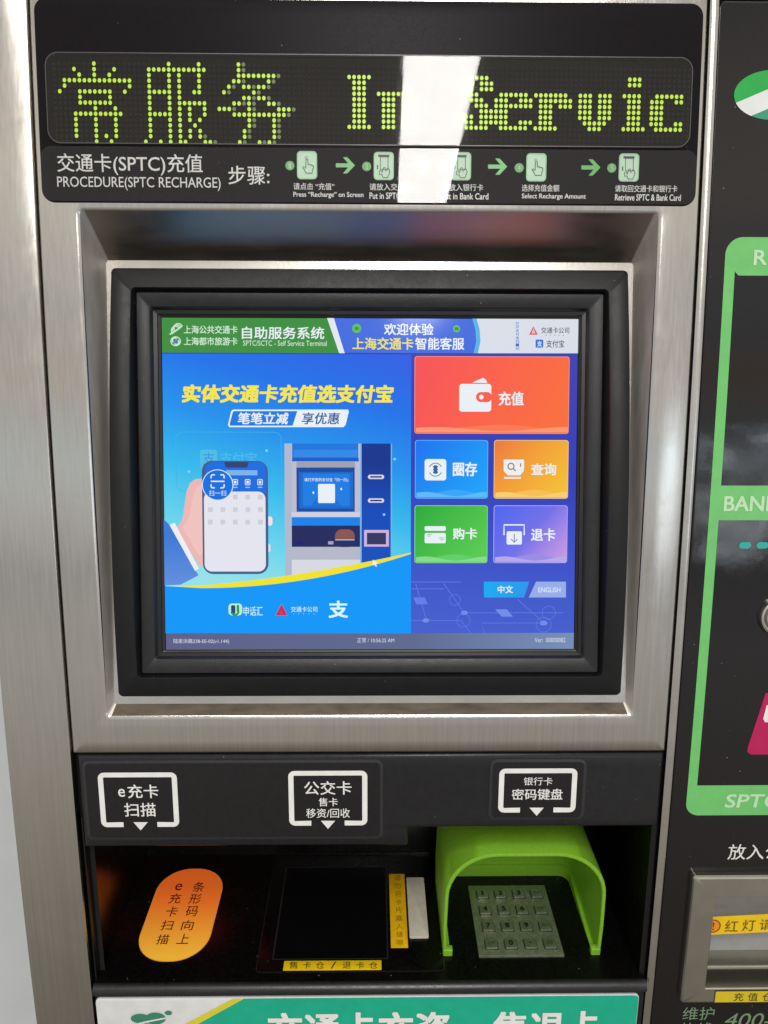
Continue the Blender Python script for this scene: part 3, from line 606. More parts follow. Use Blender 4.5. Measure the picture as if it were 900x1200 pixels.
def ic_card(m):
    m.prr((497.5, 616.5, 522.3, 622), .0012, h, Wt); m.prr((497.5, 624.5, 522.3, 636.5), .0012, h, Wt); d = pix((120, 190, 130))
    for L in ([(500.5, 626), (506, 626)], [(500.5, 628), (504.5, 628)], [(514, 630.2), (520, 630.2)], [(516, 632.4), (519.5, 632.4)]): m.pstroke(L, .9, h + .0002, d)
def ic_out(m):
    m.pstroke([(590.4, 627), (590.4, 615), (614, 615), (614, 627)], 1.8, h, Wt); m.prr((593.4, 622.5, 611.3, 638), .0012, h + .0001, Wt); d = pix((112, 110, 190))
    m.pstroke([(602.3, 625.5), (602.3, 635)], 1.1, h + .0003, d); m.pstroke([(598.6, 631.5), (602.3, 635.4), (606, 631.5)], 1.1, h + .0003, d)
button((486.5, 418.5, 666, 507.5), 'button_coral', [(0, (246, 78, 88)), (.45, (250, 96, 74)), (1, (248, 112, 56))], '充值', (584, 459, 613.5, 475.5), ic_wallet, 'wide coral button with a white wallet', wave=((250, 120, 84), (252, 150, 116)), dx=.8, dz=-.2)
button((487, 516.5, 571, 583.5), 'button_blue', [(0, (22, 112, 240)), (1, (24, 166, 250))], '圈存', (530.5, 541.5, 559, 558), ic_coin, 'blue button with a coin stack icon', wave=((56, 164, 250), (92, 184, 250)))
button((579.5, 516.5, 665, 583.5), 'button_amber', [(0, (238, 116, 62)), (.4, (242, 156, 52)), (1, (244, 196, 52))], '查询', (622, 543, 651.5, 557), ic_cup, 'amber button with a magnifier on a cup', wave=((246, 190, 84), (248, 204, 112)))
button((486.5, 593, 570.5, 659), 'button_green', [(0, (34, 170, 56)), (1, (92, 206, 84))], '购卡', (530.5, 618.5, 559, 632), ic_card, 'green button with a white card', wave=((96, 206, 104), (132, 220, 136)))
button((579, 593, 664, 659), 'button_violet', [(0, (72, 100, 240)), (.5, (112, 112, 232)), (1, (206, 156, 226))], '退卡', (622, 619, 650.5, 634), ic_out, 'violet button with an ejecting card', wave=((150, 140, 232), (180, 168, 236)))
m = MB(S); m.ppoly([(567, 681.5), (620, 681.5), (614, 700), (567, 700)], .0006, grad('language_on', [(0, (20, 170, 240)), (1, (40, 150, 236))], 1, 0)); m.ptext('中文', 583, 686, 601, 695, .0008, Wt, .03); lab(m.build('language_button', touch), 'bright blue language button lettered 中文')
m = MB(S); m.ppoly([(628, 681.5), (663, 681.5), (663, 700), (619.5, 700)], .0006, pix((150, 172, 232))); m.ptext('ENGLISH', 630.5, 688, 656.5, 694, .0008, pix((214, 224, 246)), .03); lab(m.build('language_button', touch), 'pale grey language button lettered ENGLISH')
m = MB(S); m.prr((188, 742, 679, 762), .0001, .0001, grad('status_grey', [(0, (92, 94, 136)), (.6, (94, 104, 142)), (1, (118, 142, 184))], 1, 0))
ST_ = pix((206, 210, 226)); m.ptext('陆家浜路238-EE-02(v1.144)', 203.5, 748.4, 268.5, 754.6, .0004, ST_, .006); m.ptext('正常 / 10:56:25 AM', 418.5, 747.2, 462, 753, .0004, ST_, .006); m.ptext('Ver:  00000082', 626.5, 747.2, 662.5, 752.6, .0004, ST_, .006)
m.build('status_bar', touch)

# ================================================================== black fascia with the three labels
m = MB(F)
FB1 = F.uv(290, 993)[1]; FB2 = F.uv(630, 970.5)[1]; AX = F.uv(478, 982)[0]; FT = B_F - .0012
L2 = A_L + .0028; R2 = A_R - .0006
def fas(i, h): return [(p[0], p[1], h) for p in [(R2 - i, FT - i), (L2 + i, FT - i), (L2 + i, FB1 + i), (AX - i, FB1 + i), (AX - i, FB2 + i), (R2 - i, FB2 + i)]]
m.loft([fas(0, -.03), fas(0, -.004), fas(.0006, -.0022), fas(.002, -.0008), fas(.0038, -.0002)], FASC)
top = fas(.0038, -.0002); m.add(top, [[1, 2, 3, 4, 5, 0]], FASC)
fascia = m.build('label_fascia', kiosk, smooth=60)
PLT = principled('clear_label_film', (44, 45, 50), .32, noise=.1, nscale=200); PLI = principled('label_black', (24, 23, 26), .2, noise=.15, nscale=200)
def bracket(m, u0, v0, u1, v1, g0, g1, h):       # open rounded frame with a downward pointer
    b = m.box(u0, v0, u1, v1); w = .0046; r = .0052
    ga = m.S.uv(g0, v1)[0], m.S.uv(g1, v1)[0]
    def arcp(cx, cy, st, rr_): return [(cx + rr_ * math.cos(R(st + 15 * i)), cy + rr_ * math.sin(R(st + 15 * i))) for i in range(7)]
    c = [(b[2] - r, b[1] + r, 270), (b[2] - r, b[3] - r, 0), (b[0] + r, b[3] - r, 90), (b[0] + r, b[1] + r, 180)]
    O = [(ga[1], b[1])]; I = [(ga[1], b[1] + w)]
    for cx, cy, st in c: O += arcp(cx, cy, st, r); I += arcp(cx, cy, st, max(.0009, r - w))
    O.append((ga[0], b[1])); I.append((ga[0], b[1] + w))
    n = len(O); m.add([(p[0], p[1], h) for p in O + I], [[i, i + 1, n + i + 1, n + i] for i in range(n - 1)], INKW)
    um = (g0 + g1) / 2; m.ppoly([(um - 8.4, v1 - 5.6), (um + 8.4, v1 - 5.6), (um, v1 + 4)], h, INKW)
def plate(u0, v0, u1, v1, nm):
    m = MB(F); b = m.box(u0, v0, u1, v1); m.slab(b, .006, -.0003, .0006, PLT, .0003)
    i = .0026; m.rrect((b[0] + i, b[1] + i, b[2] - i, b[3] - i), .004, .00075, PLI); return m
m = plate(99, 890.5, 449, 983.5, 'x'); h = .0011
bracket(m, 117, 904.5, 209, 968.2, 145.5, 185, h); m.ptext('e', 139, 923.5, 147, 933, h, INKW, .02); m.ptext('充卡', 150, 918.5, 186, 934.5, h, INKW, .012); m.ptext('扫描', 146, 940, 183, 956, h, INKW, .012)
bracket(m, 338.5, 902.5, 430.5, 966.5, 365, 404, h); m.ptext('公交卡', 356.5, 914.5, 412, 930.5, h, INKW, .012); m.ptext('售卡', 373.5, 934, 396, 944, h, INKW, .012); m.ptext('移资/回收', 359, 946.5, 410, 957.5, h, INKW, .008)
lab(m.build('label_plate', fascia), 'long black label with two white bracketed captions for scanning and cards')
m = plate(573, 889.5, 686, 960.5, 'x')
bracket(m, 584.2, 899.8, 675.2, 951.2, 609, 648, h); m.ptext('银行卡', 613.5, 910, 647, 919.5, h, INKW, .006); m.ptext('密码键盘', 599.5, 923.5, 659, 936.5, h, INKW, .012)
lab(m.build('label_plate', fascia), 'short black label captioned for the bank card keypad')

# ================================================================== shelf recess
sL = (D.uv(115, 1150)[0] + D.uv(170, 1003)[0]) / 2; sR = (D.uv(751, 1146)[0] + D.uv(692, 1000)[0]) / 2; bB = D.uv(432, 1001)[1]
SIDE = principled('gloss_black_side', (10, 9, 9), .22, noise=.2, nscale=200, dust=.06, smudge=.1)
m = MB(D)
# deck sheet and its rounded front lip dropping to the sign band
BL = .0035
lip = [(bB, 0)] + [(-BL + .004 + 0 * i, 0) for i in range(1)] + [(-BL + .004 - .007 * math.sin(R(15 * i)), -.007 + .007 * math.cos(R(15 * i))) for i in range(1, 7)]
a0, a1 = A_L + .0010, A_R - .0004
m.loft([[(a, b, h) for b, h in lip] for a in (a0, a1)][::-1], DECK, closed=False)
for f_ in range(1, len(m.f)): m.m[f_] = m.mi(FASC)
shelf = m.build('shelf', kiosk, smooth=60); lab(shelf, 'gloss black shelf set into the front below the labels')
m = MB(W)
def Wd(a, b, h): return tuple(D.w(a, b, h))
b_d = F.uv(437, 1150)[1]; b_f = FB2 + .010
def fp(a, t): return tuple(F.w(a, b_d + (b_f - b_d) * t, -.004))
zc = F.w(0, b_f, 0).z; yk = D.w(0, bB, 0).y
for a, e in ((sL, a0), (sR, a1)):
    fr_ = [fp(a, t / 6) for t in range(7)]; ed = [fp(e, t / 6) for t in range(7)]
    m.add(fr_ + [(a, yk, zc), Wd(a, bB, 0)], [list(range(9))], SIDE)
    m.add(fr_ + ed, [[i, i + 1, 8 + i, 7 + i] for i in range(6)], SIDE)
m.add([Wd(sL, bB, 0), Wd(sR, bB, 0), (sR, yk, zc), (sL, yk, zc)], [[0, 1, 2, 3]], SIDE)
m.add([(sL, yk, zc), (sR, yk, zc), fp(sR, 1), fp(sL, 1)], [[0, 1, 2, 3]], SIDE)
m.build('shelf_recess', shelf, smooth=0)

# card tray
TLN = principled('tray_edge', (40, 38, 38), .3)
m = MB(D)
q = [(321, 1003), (512, 1003), (518.5, 1040), (519, 1134), (514, 1139.5), (303, 1141), (298, 1137)]
bt = (D.uv(313, 1060)[0], D.uv(410, 1139.8)[1], D.uv(513, 1060)[0], D.uv(410, 1004.5)[1])
m.slab(bt, .004, .0001, .0009, DECK, .0004)
m.outline(bt, .004, .0005, .0011, TLN)
tin = (D.uv(327, 1072)[0], D.uv(395, 1125.5)[1], D.uv(454, 1072)[0], D.uv(395, 1017)[1])
m.ring((tin[0], tin[1], tin[2], tin[3]), .001, (tin[0] + .0012, tin[1] + .0012, tin[2] - .0012, tin[3] - .0012), .0006, .0012, TLN)
m.rrect((tin[0] + .0012, tin[1] + .0012, tin[2] - .0012, tin[3] - .0012), .0006, .00115, principled('tray_floor', (7, 7, 8), .3, noise=.2))
tray = m.build('card_tray', kiosk)
YI = flat((150, 118, 20)); YK = flat((60, 48, 10))
m = MB(D); b = m.box(332.5, 1127.2, 447, 1138.2); m.slab(b, .0002, .0011, .0015, YEL, .0001)
for i, c in enumerate('售卡仓/退卡仓'):
    u = 344 + i * 15.6; m.ptext(c, u - (3 if c == '/' else 5), 1128.8, u + (3 if c == '/' else 5), 1136.8, .0018, YK, .0)
lab(m.build('yellow_sticker', tray), 'horizontal yellow sticker along the front of the card tray')
m = MB(D); b = (D.uv(457, 1068)[0], D.uv(467, 1112)[1], D.uv(476, 1068)[0], D.uv(467, 1025.5)[1]); m.slab(b, .0003, .0011, .0015, flat((238, 186, 16), .4), .0001)
for i, c in enumerate('请勿将卡片塞入缝隙'):
    v = 1030.2 + i * 9.5; u = 437 + (465.6 - 437) * (v - 342) / (1030 - 342); m.ptext(c, u - 4, v - 3.4, u + 4, v + 3.4, .0018, YI, .0)
lab(m.build('yellow_sticker', tray), 'upright yellow warning sticker beside the card tray')
m = MB(D); b = (D.uv(478, 1066)[0], D.uv(490, 1101)[1], D.uv(499.6, 1066)[0], D.uv(487, 1030.8)[1]); m.slab(b, .0016, .0011, .0032, principled('aged_white_plastic', (204, 198, 184), .35, noise=.08, nscale=120), .0006)
lab(m.build('blank_label', tray), 'blank off white plastic label')

# scanner window: amber film lit from below by the reader
m = MB(D)
ORG = principled('amber_film', (236, 120, 20), .3, emit=(240, 112, 10), es=.26, noise=.05, nscale=60)
def amber():
    nt = ORG.node_tree; n, l = nt.nodes, nt.links; t = n.new('ShaderNodeTexCoord'); x = n.new('ShaderNodeSeparateXYZ'); l.new(t.outputs['Generated'], x.inputs[0])
    r_ = n.new('ShaderNodeValToRGB'); l.new(x.outputs['Y'], r_.inputs[0]); r_.color_ramp.elements[0].color = lin((244, 184, 58)); r_.color_ramp.elements[1].color = lin((232, 118, 42)); r_.color_ramp.elements[0].position = .05; r_.color_ramp.elements[1].position = .6
    p_ = n['Principled BSDF']
    for nm in ('Base Color', 'Emission Color'): l.new(r_.outputs[0], p_.inputs[nm])
amber()
rl = bpy.data.lights.new('scanner_light', 'AREA'); rl.shape = 'DISK'; rl.size = .018; rl.energy = .10; rl.color = (1, .03, .03)
ro = bpy.data.objects.new('scanner_light', rl); COL.objects.link(ro); ro.location = D.w(D.uv(236, 1120)[0] - .040, bB - .004, .150); ro.rotation_euler = (R(55), 0, 0)
a = (D.uv(163.5, 1098)[0] + .0, D.uv(212, 1127.5)[1], D.uv(261.5, 1040)[0], D.uv(233, 1018.8)[1])
m.rrect(a, (a[2] - a[0]) * .46, .0007, ORG, 12); m.outline(a, (a[2] - a[0]) * .46, .0006, .0009, flat((246, 176, 80)), 12)
DR = flat((96, 26, 8))
for s, L in (('条形码向上', ((233, 1040.5), (229, 1054.5), (225, 1069), (220, 1085.5), (215, 1101.5))), ('e充卡扫描', ((209.5, 1040.5), (205.5, 1054), (201.5, 1069.5), (196, 1085.5), (191, 1102)))):
    for c, (u, v) in zip(s, L):
        k_ = 4 if c == 'e' else 6.8; m.ptext(c, u - k_, v - (4 if c == 'e' else 5.8), u + k_, v + (4 if c == 'e' else 5.8), .0012, DR, .004)
lab(m.build('scanner_window', kiosk), 'glowing orange rounded scanner window lettered in dark red')

# ================================================================== keypad
kp = (sum(D.uv(*p)[0] for p in ((548.8, 1040), (560.8, 1122))) / 2, D.uv(605, 1122)[1], sum(D.uv(*p)[0] for p in ((638.8, 1040), (660.8, 1122))) / 2, D.uv(595, 1039.5)[1])
m = MB(D); m.slab(kp, .0006, .0, .0022, KEYM, .0004)
pad = m.build('keypad', kiosk); lab(pad, 'metal number keypad with raised keys')
kw, kh = kp[2] - kp[0], kp[3] - kp[1]
KEYC = principled('key_metal', (.25, .28, .20, 1), .22, .7, noise=.15, nscale=300, bump=.15, bscale=900)
KINK = flat((14, 15, 12)); KINR = flat((90, 52, 34)); KING = flat((52, 66, 44))
leg = ['1', '2', '3', '取消', '4', '5', '6', '更正', '7', '8', '9', '确认', '上页', '0', '·', '井']
for r in range(4):
    for c in range(4):
        cx = kp[0] + kw * (.165 + .232 * c); cy = kp[3] - kh * (.145 + .238 * r); s = kw * .072
        m = MB(D); bx = (cx - s, cy - s * .95, cx + s, cy + s * .95)
        m.outline((bx[0] - .0006, bx[1] - .0006, bx[2] + .0006, bx[3] + .0006), .0016, .0006, .0024, KINK)
        m.slab(bx, .0014, .0022, .0046, KEYC, .0009)
        t = leg[r * 4 + c]; z = .0048
        if c == 3 or (r == 3 and c == 0): 
            if t != '井': m.text(t, (cx - s * .55, cy - s * .3, cx + s * .55, cy + s * .3), z, KINR if r == 0 else KING, .0)
            else: [m.stroke([(cx - s * .5, cy + y * s), (cx + s * .5, cy + y * s)], .0006, z, KING) for y in (-.3, 0, .3)]
        elif t == '·': m.disc((cx, cy), .0009, .0009, z, KINK, 10)
        else: k_ = .16 if t == '1' else .36; m.text(t, (cx - s * k_, cy - s * .52, cx + s * k_, cy + s * .52), .0048, KINK, .05)
        m.build('key', pad)

# ================================================================== lime privacy hood
bF = D.uv(525, 1120)[1]; bK = D.uv(600, 1021)[1]; hx0 = D.uv(519, 1119)[0]; hx1 = D.uv(703.5, 1119)[0]; hc = (hx0 + hx1) / 2; hw = (hx1 - hx0) / 2
HH = .112; TH = .0034
def arch(w, H, r, b, nseg=9):                     # left foot, up, over, down to the right foot
    L = [(hc - w, b, 0), (hc - w - .0006, b, (H - r) * .5)]
    for i in range(nseg + 1):
        t = R(180 - 90 * i / nseg); L.append((hc - w + r + r * math.cos(t) * 1.0, b, H - r + r * math.sin(t)))
    for i in range(nseg + 1):
        t = R(90 - 90 * i / nseg); L.append((hc + w - r + r * math.cos(t), b, H - r + r * math.sin(t)))
    return L + [(hc + w + .0006, b, (H - r) * .5), (hc + w, b, 0)]
m = MB(D); RB = .016; RA = .046
def sect(i, b): return arch(hw - i, HH - i, RA - i * .6, b)
outer = [sect(.0006, bF), sect(0, bF + .0008)] + [sect(0, bF + (bK - RB - bF) * t) for t in (.33, .66, 1)] + [sect(RB * (1 - math.cos(R(q))), bK - RB + RB * math.sin(R(q))) for q in (22, 45, 67, 90)]
inner = [sect(TH - .0008, bF), sect(TH, bF + .0008)] + [sect(TH, bF + (bK - RB - bF) * t) for t in (.33, .66, 1)] + [sect(TH + (RB - TH) * (1 - math.cos(R(q))) , bK - RB + (RB - TH) * math.sin(R(q))) for q in (22, 45, 67, 90)]
m.loft(outer, LIME, closed=False); m.loft(inner[::-1], LIME, closed=False)
m.loft([inner[0], outer[0]], LIME, closed=False)
for L, fl in ((outer[-1], 1), (inner[-1], 0)):
    n_ = len(L); m.add(L, [list(range(n_)) if fl else list(range(n_))[::-1]], LIME)
# ledge along the foot of the inside and the two front feet
iw = hw - TH; fl = .0045
for sx in (-1, 1):
    xa, xb = sorted((hc + sx * hw, hc + sx * (hw - .0088))); 
    def fb(i, h): return [(p[0], p[1], h) for p in rr(xa + i, bF - .0006 + i, xb - i, bF + .006 - i, .0012, 3)]
    m.loft([fb(0, .0002), fb(0, .0062), fb(.0006, .0068)], LIME, cap1=True)
def upath(d):
    r_ = RB - TH - d * .6; w_ = iw - d; bk = bK - TH - d; L = [(hc - w_, bF + .007 + (bk - r_ - bF - .007) * t / 5) for t in range(5)]
    L += [(hc - w_ + r_ - r_ * math.cos(R(q)), bk - r_ + r_ * math.sin(R(q))) for q in range(0, 91, 15)]
    return L + [(2 * hc - x, y) for x, y in L[::-1]]
def uh(y, k): return .0003 + k * max(.08, (y - bF) / (bK - bF)) ** 1.5
m.loft([[(x, y, uh(y, .013)) for x, y in upath(-.0006)], [(x, y, uh(y, .013)) for x, y in upath(.0026)], [(x, y, uh(y, .0125)) for x, y in upath(.0034)], [(x, y, .0002) for x, y in upath(.0036)]][::-1], LIME, closed=False)
hood = m.build('privacy_hood', kiosk, smooth=40); lab(hood, 'lime green plastic hood arching over the keypad')

# ================================================================== lower band with the teal sign
m = MB(F); lb = F.uv(432, 1153)[1] - .006
m.loft([[(a0, lb + .004, -.012), (a1, lb + .004, -.012)], [(a0, lb + .0035, -.0015), (a1, lb + .0035, -.0015)], [(a0, lb, -.0002), (a1, lb, -.0002)], [(a0, B_B, -.0002), (a1, B_B, -.0002)]], FASC, closed=False)
m.build('lower_panel', kiosk, smooth=0)
TB = (F.uv(114.5, 1190)[0], F.uv(432, 1345)[1], F.uv(746, 1190)[0], F.uv(432, 1166)[1])
m = MB(F); WH = flat((226, 228, 228), .3); TEAL = flat((26, 176, 142), .28)
m.slab(TB, .0042, -.0002, .0018, WH, .0005)
q = m.pts([(286, 1168.2), (228, 1200)]); sl = (q[1][0] - q[0][0]) / (q[1][1] - q[0][1]); bb = TB[1] + .0012; bt_ = TB[3] - .0007
xt = q[0][0]; xb = xt + sl * (bb - bt_)
i = .0006; r = .0036
m.poly([(xt, bt_)] + [(xb, bb)] + [p for p in rr(TB[0] + i, bb, TB[2] - i, bt_, r) if p[0] > (TB[0] + TB[2]) / 2][7:] + [p for p in rr(TB[0] + i, bb, TB[2] - i, bt_, r) if p[0] > (TB[0] + TB[2]) / 2][:7], .00205, TEAL)
d = .0095; m.poly([(xt - d, bt_), (xb - d * 2.2, bb), (xb + .0003, bb), (xt + .0003, bt_)], .00225, flat((222, 212, 60), .28))
tsign = m.build('service_sign', kiosk); lab(tsign, 'teal and white service sign along the bottom')
m = MB(F); m.ptext('交通卡充资', 314, 1183, 527, 1226, .0025, INKW, .03); m.build('lettering', tsign); m = MB(F); m.ptext('售退卡', 577, 1182, 702, 1225, .0025, INKW, .03)
m.build('lettering', tsign)
m = MB(F); EM = flat((60, 136, 106), .3)
c0 = F.uv(174, 1201)
for du, dv, ra, rb in ((-9, -9, 11, 5.5), (9, -9, 12, 7), (-4, 1, 12, 4.5), (10, 10, 13, 6)): m.pdisc(174 + du, 1200 + dv, ra, rb, .00235, EM)
m.pdisc(198, 1184.5, 4.4, 2.6, .00235, EM, 14); m.pstroke([(156, 1199), (170, 1195), (196, 1190)], 2.4, .0026, WH); m.pstroke([(160, 1206), (180, 1199), (164, 1196)], 2.2, .0026, WH)
m.build('emblem', tsign)

# cabinet body behind the fronts
def cabinet(name, parent, xa, xb):
    m = MB(W); zt = F.w(0, B_T, 0).z; zb = F.w(0, B_B, 0).z; yf = F.w(0, B_T, 0).y + .02; yb = yf + .42; ym = F.w(0, B_B, 0).y + .02
    m.add([(xa, ym, zb), (xb, ym, zb), (xb, yb, zb), (xa, yb, zb), (xa, yf, zt), (xb, yf, zt), (xb, yb, zt), (xa, yb, zt)], [[0, 3, 7, 4], [1, 5, 6, 2], [3, 2, 6, 7], [4, 7, 6, 5], [0, 1, 2, 3]], BODY)
    return m.build(name, parent, smooth=0)
cabinet('cabinet', kiosk, A_P + .001, A_R + .0005)

# ================================================================== card cabinet on the right
card = empty('card_cabinet', (A_R + .12, F.P0.y + .3, .45))
thing(card, 'black glass fronted card cabinet with green outlined slots, right of the recharge machine', 'ticket machine')
AX0 = A_R + T + .001
AG = sum(F.uv(u, v)[0] for u, v in ((844, 0), (834, 300), (804, 740), (784, 960), (761, 1195))) / 5; AE = AG + .24
m = MB(F)
prof = [(AX0, -.02), (AX0, -.0035), (AX0 + .0008, -.0016), (AX0 + .0024, -.0003), (AG - .0075, .0), (AG - .0062, .0010), (AG - .004, .0016), (AG - .0018, .0012), (AG - .0008, 0), (AG - .0006, -.004)]
m.loft([[(a, B_T, h) for a, h in prof], [(a, B_B, h) for a, h in prof]], STEELH, closed=False)
m.build('steel_trim', card, smooth=60)
m = MB(F); m.add([(A_R - .004, B_B, -.013), (AX0 + .006, B_B, -.013), (AX0 + .006, B_T, -.013), (A_R - .004, B_T, -.013)], [[0, 1, 2, 3]], GAP); m.build('seam_void', card)  # dark sheet in place of the shade inside the seam
gb = (AG, B_B, AE, F.uv(870, 1)[1])
# opening for the card slot
m = MB(F)
DO = (sum(F.uv(u, v)[0] for u, v in ((808, 1040), (796, 1150))) / 2, F.uv(860, 1168)[1], F.uv(815, 1080)[0] + .155, F.uv(860, 1021)[1])
DI = (sum(F.uv(u, v)[0] for u, v in ((834, 1050), (824, 1140))) / 2, F.uv(860, 1150.5)[1], DO[2] - .022, F.uv(860, 1045)[1])
rg = lambda b, r: rr(*b, r, 6)
m.loft([[(p[0], p[1], -.004) for p in rg(gb, .004)], [(p[0], p[1], -.0008) for p in rg(gb, .004)], [(p[0], p[1], 0) for p in rr(gb[0] + .001, gb[1] + .001, gb[2] - .001, gb[3] - .001, .003)], [(p[0], p[1], 0) for p in rr(DI[0] - .004, DI[1] - .004, DI[2] + .004, DI[3] + .004, .001)]], RGLASS)
glass = m.build('glass_panel', card)
lab(glass, 'black glass door panel with green printed frames')
# green outlines
m = MB(F); h = .0003
GA = sum(F.uv(u, v)[0] for u, v in ((849.5, 310), (841, 460), (824.5, 690), (806, 905))) / 4; w = .0079; GE = GA + .19
bt0, bt1 = F.uv(880, 278)[1], F.uv(880, 323)[1]; bm0, bm1 = F.uv(880, 569)[1], F.uv(880, 609.5)[1]; bb0, bb1 = F.uv(870, 920)[1], F.uv(870, 955)[1]
OU = rr(GA, bb1, GE, bt0, .010, 8)
m.rrect((GA, bt1, GE, bt0), .0, h, GREEN) if False else None
def band(t, bt, rt, rb):
    pass
# top band with rounded outer corner, vertical legs, middle and bottom bands
m.poly([(GE, bt0), (GA + .013, bt0)] + [(GA + .013 - .013 * math.sin(R(q)), bt0 - .013 + .013 * math.cos(R(q))) for q in range(10, 91, 10)] + [(GA, bt1), (GA + w, bt1 + .003), (GA + w + .003, bt1), (GE, bt1)], h, GREEN)
m.poly([(GA, bt1), (GA, bm0), (GA + w, bm0), (GA + w, bt1 + .003)], h, GREEN)
m.poly([(GA, bm0), (GA, bm1), (GA + w, bm1), (GA + w + .003, bm1 + .0), (GE, bm1), (GE, bm0), (GA + w + .003, bm0), (GA + w, bm0)], h, GREEN)
m.poly([(GA, bm1), (GA, bb0), (GA + w, bb0), (GA + w, bm1)], h, GREEN)
m.poly([(GA + w, bb0), (GA, bb0), (GA, bb1 + .011)] + [(GA + .011 - .011 * math.cos(R(q)), bb1 + .011 - .011 * math.sin(R(q))) for q in range(10, 91, 10)] + [(GE, bb1), (GE, bb0), (GA + w + .003, bb0)], h, GREEN)
m.poly([(GE - w, bm1), (GE - w, bb0), (GE, bb0), (GE, bm1)], h, GREEN); m.poly([(GE - w, bt1), (GE - w, bm0), (GE, bm0), (GE, bt1)], h, GREEN)
frame = m.build('green_frame', glass)
LTG = flat((190, 228, 186), .3)
m = MB(F); m.ptext('R', 883, 293, 898.5, 311, .0006, LTG, .035); m.build('band_lettering', glass); m = MB(F); m.ptext('BANK', 848, 581, 913, 599, .0006, LTG, .035); m.build('band_lettering', glass); m = MB(F); m.ptext('SPTC', 850, 930, 914, 946, .0006, LTG, .035, .12)
m.build('band_lettering', glass)
# oval emblem
m = MB(F); oc = F.uv(905, 111.5); ra = oc[0] - F.uv(860, 112)[0]; rb = F.uv(880, 86)[1] - oc[1]; rb = .0175
E = [(oc[0] + ra * math.cos(2 * math.pi * i / 48), oc[1] + rb * math.sin(2 * math.pi * i / 48)) for i in range(48)]
def half(d0, d1):                                # slice of the oval between two slanted lines
    def clip(P, d, sgn):
        f = lambda p: sgn * ((p[1] - oc[1]) - .42 * (p[0] - oc[0]) - d); O = []
        for i in range(len(P)):
            a_, b_ = P[i], P[(i + 1) % len(P)]; fa, fb_ = f(a_), f(b_)
            if fa >= 0: O.append(a_)
            if fa * fb_ < 0: t = fa / (fa - fb_); O.append((a_[0] + (b_[0] - a_[0]) * t, a_[1] + (b_[1] - a_[1]) * t))
        return O
    return clip(clip(E, d0, 1), d1, -1)
m.poly(half(.0055, 1), h, flat((34, 170, 74), .3)); m.poly(half(-.0085, .0055), h, flat((226, 230, 230), .3)); m.poly(half(-1, -.0085), h, flat((60, 150, 120), .3))
m.build('oval_emblem', glass)
m = MB(F); TEALD = principled('teal_marker', (40, 170, 160), .3)
for k in range(5): u = 873 + 20.4 * k; m.prr((u - 7, 635.2, u + 7, 642.8), .0026, h, TEALD)
m.build('dashed_marking', glass)
# crimson label with pale inset
m = MB(F); m.ppoly([(897, 812), (940, 812), (960, 884), (880, 884), (875.5, 881), (876, 876)], h, flat((186, 20, 88), .3)); m.ppoly([(898, 826), (938, 826), (943, 846), (896, 846), (894, 842)], h + .0003, INKW); m.build('crimson_label', glass)
# round metal card reader boss
m = MB(F); c = F.uv(912, 722); r = c[0] - F.uv(888.5, 722)[0]
def cl(q, hh): return [(c[0] + r * q * math.cos(2 * math.pi * i / 40), c[1] + r * q * math.sin(2 * math.pi * i / 40), hh) for i in range(40)]
m.loft([cl(1, -.001), cl(1, .003), cl(.96, .0045), cl(.88, .005), cl(.84, .003), cl(.8, .003), cl(.74, .006), cl(.5, .0085), cl(.2, .0095)], STEELH, cap1=True); m.build('round_boss', card)
# lettering above and below the slot
m = MB(F); m.ptext('放入公', 853, 989, 917, 1007, h, INKG, .006); m.build('caption', glass)
m = MB(F); LG2 = flat((116, 146, 110), .4); m.ptext('维护', 800, 1180, 837, 1195, h, LG2, .0); m.ptext('热线', 797, 1198, 834, 1213, h, LG2, .0); m.ptext('400-', 850, 1187, 904, 1203, h, LG2, .0, .2); m.build('hotline_lettering', glass)
# card dispenser frame
BRS = principled('satin_nickel', (.50, .48, .42, 1), .34, 1, noise=.06, nscale=60, bump=.1, bscale=600)
m = MB(F); L = lambda b, i, r, hh: [(p[0], p[1], hh) for p in rr(b[0] + i, b[1] + i, b[2] - i, b[3] - i, r, 6)]
m.loft([L(DO, 0, .003, .0002), L(DO, 0, .003, .005), L(DO, .0008, .0025, .0066), L(DO, .0022, .002, .0072), L(DI, -.0008, .0012, .0072), L(DI, 0, .001, .0064), L(DI, 0, .001, -.006)], BRS)
disp = m.build('card_dispenser', card, smooth=20); lab(disp, 'nickel framed card opening with a yellow warning label')
m = MB(F)
bk = -.022; sill = F.uv(860, 1137)[1]
m.loft([L(DI, .0, .001, -.006), L(DI, .0, .001, bk)], BRS); m.rrect(DI, .001, bk, principled('dispenser_back', (150, 150, 150), .4, noise=.06, nscale=100))
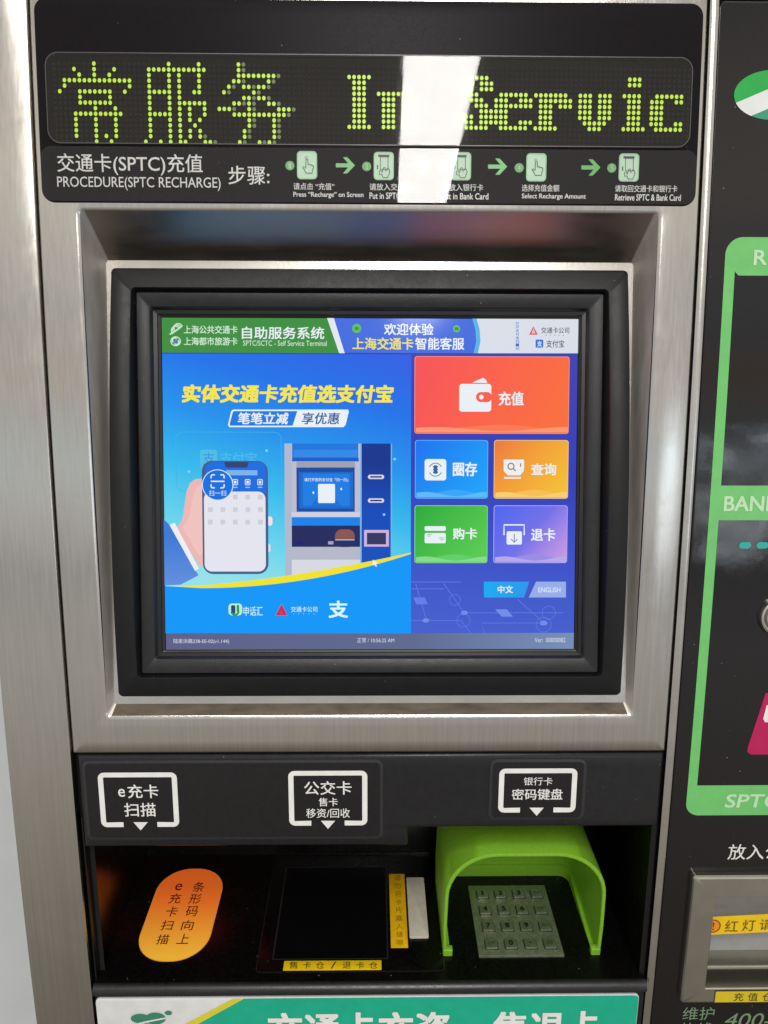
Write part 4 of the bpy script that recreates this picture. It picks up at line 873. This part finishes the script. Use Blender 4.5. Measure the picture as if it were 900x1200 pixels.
b_ = (DI[0] + .001, sill - .004, DI[2] - .001, sill + .001); m.slab(b_, .001, bk, -.004, BRS, .002)
q = F.uv(842, 1054); pts = [(DI[0] + .003, q[1]), (q[0] + .012, q[1]), (q[0] + .022, q[1] - .016)]
m.stroke(pts, .0006, bk + .0003, flat((112, 112, 112))); m.build('dispenser_opening', disp, smooth=40)
m = MB(F); hz = -.008
p0, p1 = (DI[0] + .0004, F.uv(828, 1104)[1]), (DI[2] - .0006, F.uv(828, 1104)[1] + .006); th = .0188
m.poly([p0, p1, (p1[0], p1[1] + th), (p0[0], p0[1] + th)], hz, YEL); cy = p0[1] + th * .5
m.arc((p0[0] + .0078, cy + .0003), .0063, 0, 360, .0011, hz + .0004, flat((150, 70, 20)), 28); m.disc((p0[0] + .0078, cy + .0003), .0058, .0058, hz + .0002, flat((240, 150, 40)))
m.poly([(p0[0] + .0072, cy + .0042), (p0[0] + .0086, cy + .0042), (p0[0] + .0082, cy - .001), (p0[0] + .0076, cy - .001)], hz + .0006, flat((120, 50, 16))); m.disc((p0[0] + .0079, cy - .0028), .0008, .0008, hz + .0006, flat((120, 50, 16)), 8)
for i, c in enumerate('红灯请'): x = p0[0] + .0185 + .0155 * i; m.text(c, (x, cy - .0055 + .0006 * i, x + .0118, cy + .0062 + .0006 * i), hz + .0005, flat((110, 92, 22)), .0)
lab(m.build('warning_label', disp), 'tilted yellow warning label inside the opening')
m = MB(F); b_ = m.box(833, 1152.5, 930, 1166.5); m.rrect(b_, .0004, .0075, flat((70, 56, 10))); m.rrect((b_[0] + .0007, b_[1] + .0007, b_[2] - .0007, b_[3] - .0007), .0003, .0077, flat((214, 190, 30), .4))
for i, c in enumerate('充值仓'): u = 861 + i * 16.5; m.ptext(c, u - 5.6, 1155, u + 5.6, 1164.4, .008, YK, .0)
lab(m.build('yellow_sticker', disp), 'thin yellow sticker below the opening')
cabinet('cabinet', card, AX0 + .001, AE)

for o in bpy.data.objects:
    if '_w' in o: del o['_w']
print('FACES', sum(len(o.data.polygons) for o in bpy.data.objects if o.type == 'MESH'))
